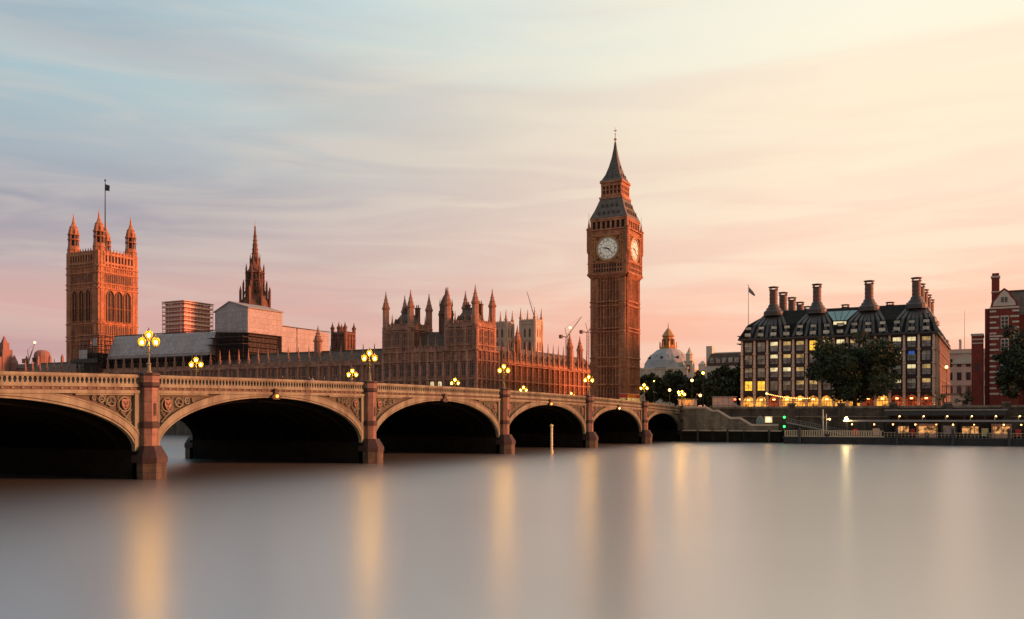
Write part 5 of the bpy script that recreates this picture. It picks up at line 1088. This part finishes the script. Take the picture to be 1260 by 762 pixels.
# ------------------------------------------------------------------ kiosks, signals, lamps on the bank
def kiosk(x0, x1, y0, y1, z1, lb, mt_='pinkboard'):
    k = thing('kiosk', lb, 'kiosk', ((x0 + x1) / 2, (y0 + y1) / 2, LAND)); m = MB(); m.box(x0, x1, y0, y1, LAND + .14, z1); m.mt(1)
    n = max(2, int((x1 - x0) / 1.5))
    for i in range(n + 1): u = x0 + (x1 - x0) * i / n; m.box(u - .06, u + .06, y0 - .06, y0, LAND + .14, z1)
    m.box(x0, x1, y0 - .08, y0 + .02, LAND + 1.3, LAND + 1.45); m.build('wall', [mt_, 'grey'], k)
    m = MB(); m.box(x0 - .25, x1 + .25, y0 - .3, y1 + .3, z1, z1 + .22); m.build('roof', 'grey', k); return k
kiosk(-1.7, 2.9, 3, 5.4, 11.6, 'small pale pink boarded kiosk at the top of the bridge stair')
kiosk(6.6, 12.7, 8, 10.6, 12.3, 'long flat-roofed boarded kiosk beside the red signal on the embankment')
def street_lamp(x, y, z, lb, mk='lampcool', r=.42, base=LAND):
    o = thing('street_lamp', lb, 'street lamp', (x, y, base), 'street lamps on the embankment'); m = MB(); m.lathe(x, y, [(.22, base), (.2, base + 1), (.1, base + 1.2), (.07, z - r)], 8); m.lathe(x, y, [(.18, z - r - .1), (.2, z - r)], 8); m.build('post', 'darkgrey', o)
    m = MB(); m.sphere((x, y, z), r); go = m.build('globe', mk, o, True)
    if mk == 'lampglass': m = MB(); m.sphere((x, y, z), r * .5); m.build('mantle', 'bulb', go, True)
    m = MB(); m.lathe(x, y, [(r * .5, z + r * .85), (r * .3, z + r + .1), (.03, z + r + .4)], 8); m.build('cap', 'darkgrey', o); return o
street_lamp(-2.5, 30, 20.3, 'tall yellow street lamp high in front of the tree tops', 'lampglass', .55)
street_lamp(-6.0, 30, 18.1, 'orange street lamp in the gap between the two tree masses', 'lampcool', .42)
street_lamp(-13.2, 30, 15.2, 'small orange street lamp in front of the left tree', 'lampcool', .42)
street_lamp(-9.0, 26, 14.4, 'bright yellow street lamp left of the pink kiosk', 'lampglass', .5)
street_lamp(-8.0, 26.6, 13.9, 'lower yellow street lamp close beside a brighter one', 'lampglass', .38)
street_lamp(-3.4, 30, 13.4, 'low orange street lamp just above the pink kiosk roof', 'lampcool', .42)
street_lamp(-18.3, 30, 18.1, 'faint small street lamp against the left edge of the trees', 'lampcool', .2)
street_lamp(64.6, 50, 21.4, 'tall orange street lamp at the sunlit end of the chimneyed office', 'lampcool', .42)
ts = thing('traffic_signal', 'traffic signal showing red at the end of the long kiosk', 'traffic light', (13.3, 7, LAND)); m = MB(); m.tube((13.3, 7, LAND), (13.3, 7, 10.6), .08); m.box(13.05, 13.55, 6.85, 7.2, 10.6, 12.1); m.build('post', 'black', ts); m = MB(); m.sphere((13.3, 6.82, 11.6), .3); m.build('lens', 'redlamp', ts)
ts2 = thing('tail_lamp_post', 'small pale light on a thin post right of the red signal', 'lamp', (14.6, 7, LAND)); m = MB(); m.tube((14.6, 7, LAND), (14.6, 7, 11.4), .06); m.build('post', 'black', ts2); m = MB(); m.sphere((14.6, 7, 11.6), .16); m.build('globe', 'lampcool', ts2)
tk = thing('ticket_hut', 'round-topped hut with a glowing sign at the foot of the bridge stair', 'kiosk', (23.5, -3, 3.2)); m = MB(); m.prism([(21.6, 3.2), (23.4, 3.2), (23.4, 5.8), (23.1, 6.6), (22.5, 7.0), (21.9, 6.6), (21.6, 5.8)], -3.6, -2.2); m.mt(1).prism([(21.85, 3.6), (23.15, 3.6), (23.15, 5.7), (22.5, 6.6), (21.85, 5.7)], -3.66, -3.58); m.build('hut', ['grey', 'teal'], tk)
m = MB(); m.box(23.9, 25.7, -3.7, -3.3, 5.2, 6.8); m.build('lit_sign', 'litpale', tk); m = MB(); m.tube((24.8, -3.5, 3.1), (24.8, -3.5, 5.2), .12); m.build('post', 'black', tk)
m = MB(); m.sphere((24.8, -3.75, 6.1), .42); m.build('lamp', 'lampcool', tk)
gs = thing('harbour_signal', 'pair of green river signal lights on a dark post', 'signal', (29.4, -6, 0)); m = MB(); m.tube((29.4, -6, -2), (29.4, -6, 7.2), .16); m.build('post', 'black', gs)
for z in (6.6, 4.2): m = MB(); m.sphere((29.4, -6.2, z), .32); m.build('lens', 'greenlamp', gs)

# ------------------------------------------------------------------ floating pier
fp = thing('landing_pier', 'long floating landing pier with white balustrade and flat canopy roof', 'pier', (65, -9, 0))
m = MB(); m.box(30.4, 102, -12, -4.2, -.6, 1.5); m.mt(1).box(30.2, 102.2, -12.2, -4, 1.5, 1.72); m.mt(0)
for k in range(18): m.box(31 + 4 * k, 31.4 + 4 * k, -12.3, -12, -.4, 1.5)
m.build('hull', ['pontoon', 'darkgrey'], fp)
m = MB()
for x0, x1 in ((30.6, 54),):
    m.box(x0, x1, -11.9, -11.75, 3.2, 3.35); m.box(x0, x1, -11.88, -11.78, 1.75, 2.0)
    for k in range(int((x1 - x0) / .55)): u = x0 + .55 * k; m.box(u, u + .3, -11.86, -11.8, 1.9, 3.25)
for k in range(62): u = 54 + .78 * k; m.box(u, u + .08, -11.86, -11.8, 1.7, 2.9)
m.box(54, 102, -11.9, -11.8, 2.85, 2.95); m.box(54, 102, -11.9, -11.8, 2.25, 2.3)
m.build('balustrade', 'cream', fp)
m = MB(); m.box(44.5, 104, -11.2, -4.6, 5.55, 5.75); m.box(44.3, 104.2, -11.4, -11.2, 5.5, 5.95); m.box(44.3, 44.5, -11.4, -4.4, 5.5, 5.95); m.build('canopy', 'grey', fp)
m = MB(); m.box(-.08, .08, -.08, .08, 1.7, 5.55); pco = m.build('column', 'darkgrey')
for k in range(15): put(pco, fp, 45.5 + 4 * k, -10.82, 0); put(pco, fp, 45.5 + 4 * k, -5.12, 0)
rnd = random.Random(3)
hut0 = None
for k, (x0, x1, lb) in enumerate(((56.5, 59.5, 'leftmost lit kiosk under the pier canopy'), (61, 65.5, 'second lit kiosk from the left under the pier canopy'), (70.5, 74.5, 'kiosk just right of the dark bay under the pier canopy'), (77, 81, 'fourth lit kiosk from the left under the pier canopy'), (84, 88.5, 'rightmost lit kiosk under the pier canopy'))):
    h = thing('pier_kiosk', lb, 'kiosk', ((x0 + x1) / 2, -7, 1.7), 'kiosks under the pier canopy'); m = MB(); m.box(x0, x1, -8.0, -5.4, 1.73, 4.9); m.mt(1).box(x0 + .3, x1 - .3, -8.08, -8.0, 2.7, 4.4); m.mt(0)
    for q in range(3): u = x0 + (x1 - x0) * q / 2; m.box(u - .07, u + .07, -8.15, -8.0, 1.73, 4.9)
    m.box(x0 - .2, x1 + .2, -8.7, -5.3, 4.9, 5.05); m.build('cabin', ['pinkboard' if k % 2 else 'darkgrey', 'warmshop'], h)
db = thing('dark_cabin', 'blue-grey dark cabin between lit kiosks under the pier canopy', 'cabin', (68, -7, 1.7)); m = MB(); m.box(66.3, 69.8, -8.6, -5.4, 1.73, 5.3); m.mt(1).box(66.7, 69.4, -8.7, -8.58, 2.6, 4.6); m.build('cabin', ['darkgrey', 'glass'], db)
for k, (u, w, h, mk, lb) in enumerate(((47.2, 1.2, 1.5, 'red', 'small red notice board near the white mast on the pier'), (52.0, 1.6, 1.7, 'pinkboard', 'pale notice board left of the pier kiosks'), (60.2, .9, 1.6, 'red', 'red upright board between the first two pier kiosks'), (75.6, 1.4, 1.8, 'yellow', 'yellow upright board right of the third pier kiosk'), (82.4, 1.2, 1.6, 'red', 'red board between the last two pier kiosks'))):
    n_ = thing('notice_board', lb, 'board', (u, -9.6, 1.73)); m = MB(); m.box(u - w / 2, u + w / 2, -9.65, -9.55, 2.2, 2.2 + h); m.build('panel', mk, n_); m = MB(); m.box(u - w / 2 + .05, u - w / 2 + .13, -9.55, -9.47, 1.73, 2.2 + h); m.box(u + w / 2 - .13, u + w / 2 - .05, -9.55, -9.47, 1.73, 2.2 + h); m.box(u - w / 2 + .1, u + w / 2 - .1, -9.54, -9.5, 2.4, 2.5); m.build('stand', 'black', n_)
for k, u in enumerate((50.3, 63.4, 76.4, 85.5)):
    lb = ('dark clipped planter bush left of the pier kiosks', 'planter bush in front of the second pier kiosk', 'planter bush beside the yellow board on the pier', 'planter bush near the right end of the pier')[k]
    n_ = thing('planter', lb, 'planter', (u, -10.9, 1.73), 'planters on the pier'); m = MB(); m.taper(u, -10.9, 1.73, 2.35, .7, .6, .9, .8); m.build('tub', 'darkgrey', n_); leaves_mesh('foliage', [(u, -10.9, 2.7)], [.6], 1600, .09, 'leaf2', n_, 40 + k)
pl0 = None
for k in range(12):
    u = 47 + 4.55 * k + rnd.uniform(-.9, .9); lb = 'small pendant lamp hanging under the pier canopy'
    if pl0 is None:
        pl0 = thing('pendant_lamp', lb, 'lamp', (u, -10.4, 5.5), 'pendant lamps under the pier canopy'); m = MB(); m.tube((u, -10.4, 5.0), (u, -10.4, 5.55), .03); m.lathe(u, -10.4, [(.22, 4.98), (.05, 5.1)], 8); m.build('shade', 'darkgrey', pl0); m = MB(); m.sphere((u, -10.4, 4.85), .17); m.build('bulb', 'lampcool', pl0)
    else: dup(pl0, (u, -10.4, 5.5 ))
cl0 = None
for k, u in enumerate((57.0, 62.3, 67.4, 72.6, 77.6, 82.4)):
    lb = 'short hooded light standing on the pier canopy roof'
    if cl0 is None:
        cl0 = thing('roof_light_post', lb, 'lamp', (u, -9.5, 5.75), 'lights on the pier canopy roof'); m = MB(); m.tube((u, -9.5, 5.75), (u, -9.5, 6.8), .05); m.tube((u, -9.5, 6.8), (u + .4, -9.7, 6.95), .05); m.build('post', 'white', cl0); m = MB(); m.sphere((u + .3, -9.75, 6.8), .16); m.build('bulb', 'lampcool', cl0)
    else: dup(cl0, (u, -9.5, 5.75))
fl = thing('flood_lamp', 'dazzling floodlight on a post at the pier edge', 'lamp', (45.4, -11.5, 1.7)); m = MB(); m.tube((45.4, -11.5, 1.7), (45.4, -11.5, 6.0), .09); m.box(45.1, 45.7, -11.5, -11.3, 5.9, 6.5); m.build('post', 'darkgrey', fl); m = MB(); m.sphere((45.4, -11.9, 6.15), .42); m.build('lamp_lens', 'flood', fl)
ms = thing('signal_mast', 'thin white mast standing on the pier left of the floodlight', 'mast', (39.8, -11, 1.7)); m = MB(); m.tube((39.8, -11, 1.7), (39.8, -11, 8.6), .12, .09); m.tube((39.3, -11, 6.4), (40.3, -11, 6.4), .05); m.tube((40.6, -11, 1.7), (40.6, -11, 7.4), .06); m.build('mast', 'white', ms)
m = MB(); m.sphere((41.4, -11.2, 6.1), .24); m.tube((40.6, -11, 6.1), (41.4, -11.2, 6.1), .04); m.build('lamp', 'lampcool', ms)
bu = thing('mooring_buoy', 'dark round mooring buoy against the white pier balustrade', 'buoy', (41, -12.6, 1.8)); m = MB(); m.sphere((41, -12.4, 2.25), .5, 10, 6, .8); m.tube((41, -12.4, 2.6), (41, -12.4, 2.9), .06); m.build('float', 'pontoon', bu)
# long shelter on the river walk behind the pier
shl = thing('walk_shelter', 'long dark flat-roofed shelter on the river wall behind the pier canopy', 'shelter', (66, -2.5, 3))
m = MB(); m.box(53.5, 80, -3.6, -.5, 7.0, 8.2); m.mt(1).box(53.3, 80.2, -3.8, -.4, 8.2, 8.5); m.mt(0); m.box(44, 104, -3.5, -.3, -2, 3.2)
for k in range(7): m.box(53.8 + 4.3 * k, 54.1 + 4.3 * k, -3.4, -3.1, 3.2, 7.0)
m.build('shelter', ['darkgrey', 'grey'], shl)
ga = thing('gangway', 'sloping railed gangway from the river wall to the pier', 'gangway', (36, -4, 4)); m = MB(); m.add([(29.6, -4.6, 5.4), (44, -4.6, 2.4), (44, -3.2, 2.4), (29.6, -3.2, 5.4), (29.6, -4.6, 5.1), (44, -4.6, 2.1), (44, -3.2, 2.1), (29.6, -3.2, 5.1)], [(0, 1, 2, 3), (4, 7, 6, 5), (0, 4, 5, 1), (2, 6, 7, 3), (1, 5, 6, 2), (0, 3, 7, 4)])
m.tube((29.6, -4.6, 6.4), (44, -4.6, 3.4), .05); m.tube((29.6, -4.6, 5.9), (44, -4.6, 2.9), .04)
for k in range(13): t_ = k / 12; m.tube((29.6 + 14.4 * t_, -4.6, 5.4 - 3 * t_), (29.6 + 14.4 * t_, -4.6, 6.4 - 3 * t_), .04, n=4)
m.build('ramp', 'grey', ga)
wp_ = thing('river_post', 'pale gauge post standing in the river before the fourth arch', 'post', (8, -101, 0)); m = MB(); m.lathe(8, -101, [(.3, -2), (.3, .6), (.2, .7), (.2, 4.8), (.3, 4.9), (.3, 5.1), (.05, 5.3)], 8); m.build('post', 'yellow', wp_)
for k in range(6): m = MB(); m.lathe(8, -101, [(.215, .9 + .65 * k), (.215, 1.15 + .65 * k)], 8); m.build('gauge_band', 'white', wp_)

# ------------------------------------------------------------------ festoon lights, balcony lamps
fe = thing('light_string', 'string of warm festoon bulbs before the chimneyed office', 'light string', (20, 38, LAND)); m = MB(); m2 = MB()
p0, p1 = (15.3, 37, 14.0), (28.5, 34, 12.4)
prev = None
for k in range(25):
    t_ = k / 24; q = tuple(a + (b_ - a) * t_ for a, b_ in zip(p0, p1)); q = (q[0], q[1], q[2] - 1.0 * 4 * t_ * (1 - t_) * .5)
    if prev: m.tube(prev, q, .03, n=4)
    m2.sphere((q[0], q[1], q[2] - .12), .11 if k else .28, 6, 4); prev = q
for p in (p0, p1): m.tube((p[0], p[1], LAND), p, .07, n=6)
m.build('cable', 'black', fe); m2.build('bulbs', 'lampcool', fe)

# ------------------------------------------------------------------ trees
def tree(x, y, h, rx, rz, lb, mt_='leaf', seed=1, nclump=46, base=LAND, per=150, size=.42, name='plane_tree', group=None):
    t_ = thing(name, lb, 'tree', (x, y, base), group); rr = random.Random(seed); m = MB(); zc_ = base + h - rz
    m.tube((x, y, base), (x + .2, y, zc_ - rz * .35), h * .028, h * .02, 8); cs = []; rs = []
    for k in range(nclump):
        while True:
            v = [rr.uniform(-1, 1) for _ in range(3)]; L = sqrt(sum(a * a for a in v))
            if .3 < L <= 1 and v[2] > -.85: break
        f = .9; q = (x + v[0] * rx * f, y + v[1] * rx * f, zc_ + v[2] * rz * f); cs.append(q); rs.append(rx * rr.uniform(.10, .30))
        if k % 3 == 0:
            md = (x + v[0] * rx * .25, y + v[1] * rx * .25, zc_ - rz * .3 + v[2] * rz * .2); m.tube((x + .2, y, zc_ - rz * .6), md, h * .014, h * .009, 5); m.tube(md, q, h * .009, h * .003, 5)
    m.build('trunk', 'bark', t_); leaves_mesh('crown', cs, rs, per, size, mt_, t_, seed); return t_
tree(42.8, 22, 22.6, 12.6, 10.6, 'big dark round plane tree before the chimneyed office', 'leaf', 3, 92)
tree(84.5, 24, 23.0, 7.8, 11.0, 'tall dark tree at the right edge hiding the brick house', 'leaf2', 5, 100)
for i, (x, y, h, rx, rz, lb) in enumerate(((-29.0, 58, 13.8, 4.9, 6.3, 'dark bushy tree directly right of the clock tower'), (-21.0, 60, 14.8, 6.0, 6.8, 'dark tree in front of the domed hall, right of centre'), (-12.5, 64, 14.4, 6.0, 6.6, 'lower dark tree with street lamps in front of it'), (-6.0, 70, 16.6, 6.4, 7.6, 'tall dark tree below the glazed mansard office'), (1.0, 62, 16.4, 5.4, 7.6, 'dark tree against the left end of the chimneyed office'), (-3, 52, 11.5, 6.4, 5.4, 'low dark tree behind the long flat-roofed kiosk'))):
    tree(x, y, h, rx, rz, lb, 'leaf2' if i % 2 else 'leaf', 11 + i, 84, per=190, size=.45, name='street_tree', group='trees at the end of the bridge')
tree(63.0, 38, 5.6, 2.2, 1.9, 'small yellow lit shrub at the right foot of the chimneyed office', 'bush', 21, 16, per=260, size=.2, name='clipped_shrub')
tree(70, 36, 5.4, 3.4, 2.0, 'low dark bush below the side street gallery', 'leaf2', 22, 18, per=200, size=.25, name='dark_bush')
ll = thing('shrub_uplight', 'small ground light shining up at the yellow shrub', 'lamp', (62.4, 34.2, LAND)); m = MB(); m.lathe(62.4, 34.2, [(.3, LAND + .13), (.3, LAND + .5)], 8); m.build('housing', 'black', ll); m = MB(); m.sphere((62.4, 34.2, LAND + .62), .22); m.build('lens', 'flood', ll)

# ------------------------------------------------------------------ bus on the bridge road and people at the parapet
bs = thing('double_decker_bus', 'red double-decker bus at the foot of the clock tower', 'bus', (-19, 10, LAND))
m = MB(); x0, x1, y0, y1, z0, z1 = -20.25, -17.75, 4.5, 15.5, LAND + .35, LAND + 4.9
m.box(x0, x1, y0, y1, z0, z1); m.mt(1).box(x0 + .1, x1 - .1, y0 + .1, y1 - .1, z1, z1 + .08); m.build('body', ['red', 'white'], bs)
for zz, nm in ((z0 + .9, 'lower'), (z0 + 2.5, 'upper')):
    m = MB(); m.box(x1 - .02, x1 + .02, y0 + .4, y1 - .4, zz, zz + .9); m.box(x0 - .02, x0 + .02, y0 + .4, y1 - .4, zz, zz + .9); m.box(x0 + .25, x1 - .25, y0 - .02, y0 + .02, zz, zz + .95); m.build('window_band', 'litdim' if nm == 'upper' else 'glass', bs)
for yy in (6.6, 12.8):
    for xx in (x0 + .1, x1 - .1): m = MB(); m.tube((xx - .14, yy, LAND + .5), (xx + .14, yy, LAND + .5), .5, n=14); m.build('wheel', 'black', bs)
for xx in (x0 + .4, x1 - .4): m = MB(); m.sphere((xx, y0 - .03, z0 + .45), .15); m.build('headlight', 'lampcool', bs)
def person_mesh():
    J = {'pel': (0, 0, .95), 'ch': (0, .01, 1.3), 'nk': (0, .02, 1.5), 'hd': (0, -.01, 1.62), 'top': (0, 0, 1.74), 'ls': (-.19, .02, 1.42), 'le': (-.25, .03, 1.12), 'lh': (-.22, -.1, .88), 'rs': (.19, .02, 1.42), 're': (.26, .0, 1.12), 'rh': (.22, -.16, .92), 'lp': (-.1, 0, .9), 'lk': (-.11, -.08, .5), 'lf': (-.11, .06, .06), 'lt': (-.11, -.12, .04), 'rp': (.1, 0, .9), 'rk': (.11, .04, .5), 'rf': (.11, .16, .08), 'rt': (.11, .0, .04)}
    E = [('pel', 'ch'), ('ch', 'nk'), ('nk', 'hd'), ('hd', 'top'), ('ch', 'ls'), ('ls', 'le'), ('le', 'lh'), ('ch', 'rs'), ('rs', 're'), ('re', 'rh'), ('pel', 'lp'), ('lp', 'lk'), ('lk', 'lf'), ('lf', 'lt'), ('pel', 'rp'), ('rp', 'rk'), ('rk', 'rf'), ('rf', 'rt')]
    R = {'pel': .15, 'ch': .16, 'nk': .06, 'hd': .1, 'top': .075, 'ls': .07, 'le': .05, 'lh': .035, 'rs': .07, 're': .05, 'rh': .035, 'lp': .1, 'lk': .065, 'lf': .045, 'lt': .035, 'rp': .1, 'rk': .065, 'rf': .045, 'rt': .035}
    ks = list(J); me = bpy.data.meshes.new('person'); me.from_pydata([J[k] for k in ks], [(ks.index(a), ks.index(b_)) for a, b_ in E], []); o = bpy.data.objects.new('person', me); COL.objects.link(o)
    md = o.modifiers.new('skin', 'SKIN'); o.modifiers.new('sub', 'SUBSURF').levels = 1; o.modifiers['sub'].render_levels = 1
    for k, v in zip(ks, me.skin_vertices[0].data): v.radius = (R[k], R[k]); v.use_root = (k == 'pel')
    dg = bpy.context.evaluated_depsgraph_get(); me2 = bpy.data.meshes.new_from_object(o.evaluated_get(dg)); o.modifiers.clear(); o.data = me2
    return o
base_p = person_mesh(); pm_ = base_p.data
def mk(mats):
    me = pm_.copy(); me.materials.clear()
    for k in mats: me.materials.append(M[k])
    for p in me.polygons: z = p.center[2]; p.material_index = 1 if z > 1.5 else (2 if z < .93 else 0); p.use_smooth = True
    return me
PMS = [mk(('cloth_a', 'skin', 'cloth_a')), mk(('cloth_b', 'skin', 'cloth_a'))]
bpy.data.objects.remove(base_p)
for i, (s, x, k, rz_, lb) in enumerate(((160.5, -1.6, 0, .2, 'person in dark coat walking over the second arch, alone on the left'), (155.6, -1.4, 0, 3.0, 'person in dark coat leaning by the parapet, left of a pale jacket'), (154.6, -1.7, 1, .1, 'person in pale jacket among dark coats at the parapet'), (152.4, -1.5, 0, .3, 'person in dark coat just right of the pale jacket'), (149.8, -1.6, 0, 3.2, 'person in dark coat near the lamp pier, right end of the group'),
    (24, -1.5, 0, .1, 'person in dark coat above the last arch, left one of three'), (19, -1.6, 1, 3.1, 'person in pale jacket above the middle of the last arch'), (9, -1.5, 1, .1, 'person in pale jacket near the bank end of the bridge'))):
    o = bpy.data.objects.new('person', PMS[k]); COL.objects.link(o); o.location = (x, -s, T(s) - 1.2); o.rotation_euler = (0, 0, rz_); hd = .0; tag(o, lb, 'person', 'people walking on the bridge')
    me = bpy.data.meshes.get('hair_mesh')
    if me is None:
        e = MB(); e.lathe(0, .015, [(.115, 1.62), (.12, 1.7), (.09, 1.79), (.03, 1.83)], 10); ho = e.build('hair', 'black'); ho.data.name = 'hair_mesh'; me = ho.data; bpy.data.objects.remove(ho)
    h_ = bpy.data.objects.new('hair', me); COL.objects.link(h_); h_.parent = o
cleanup()
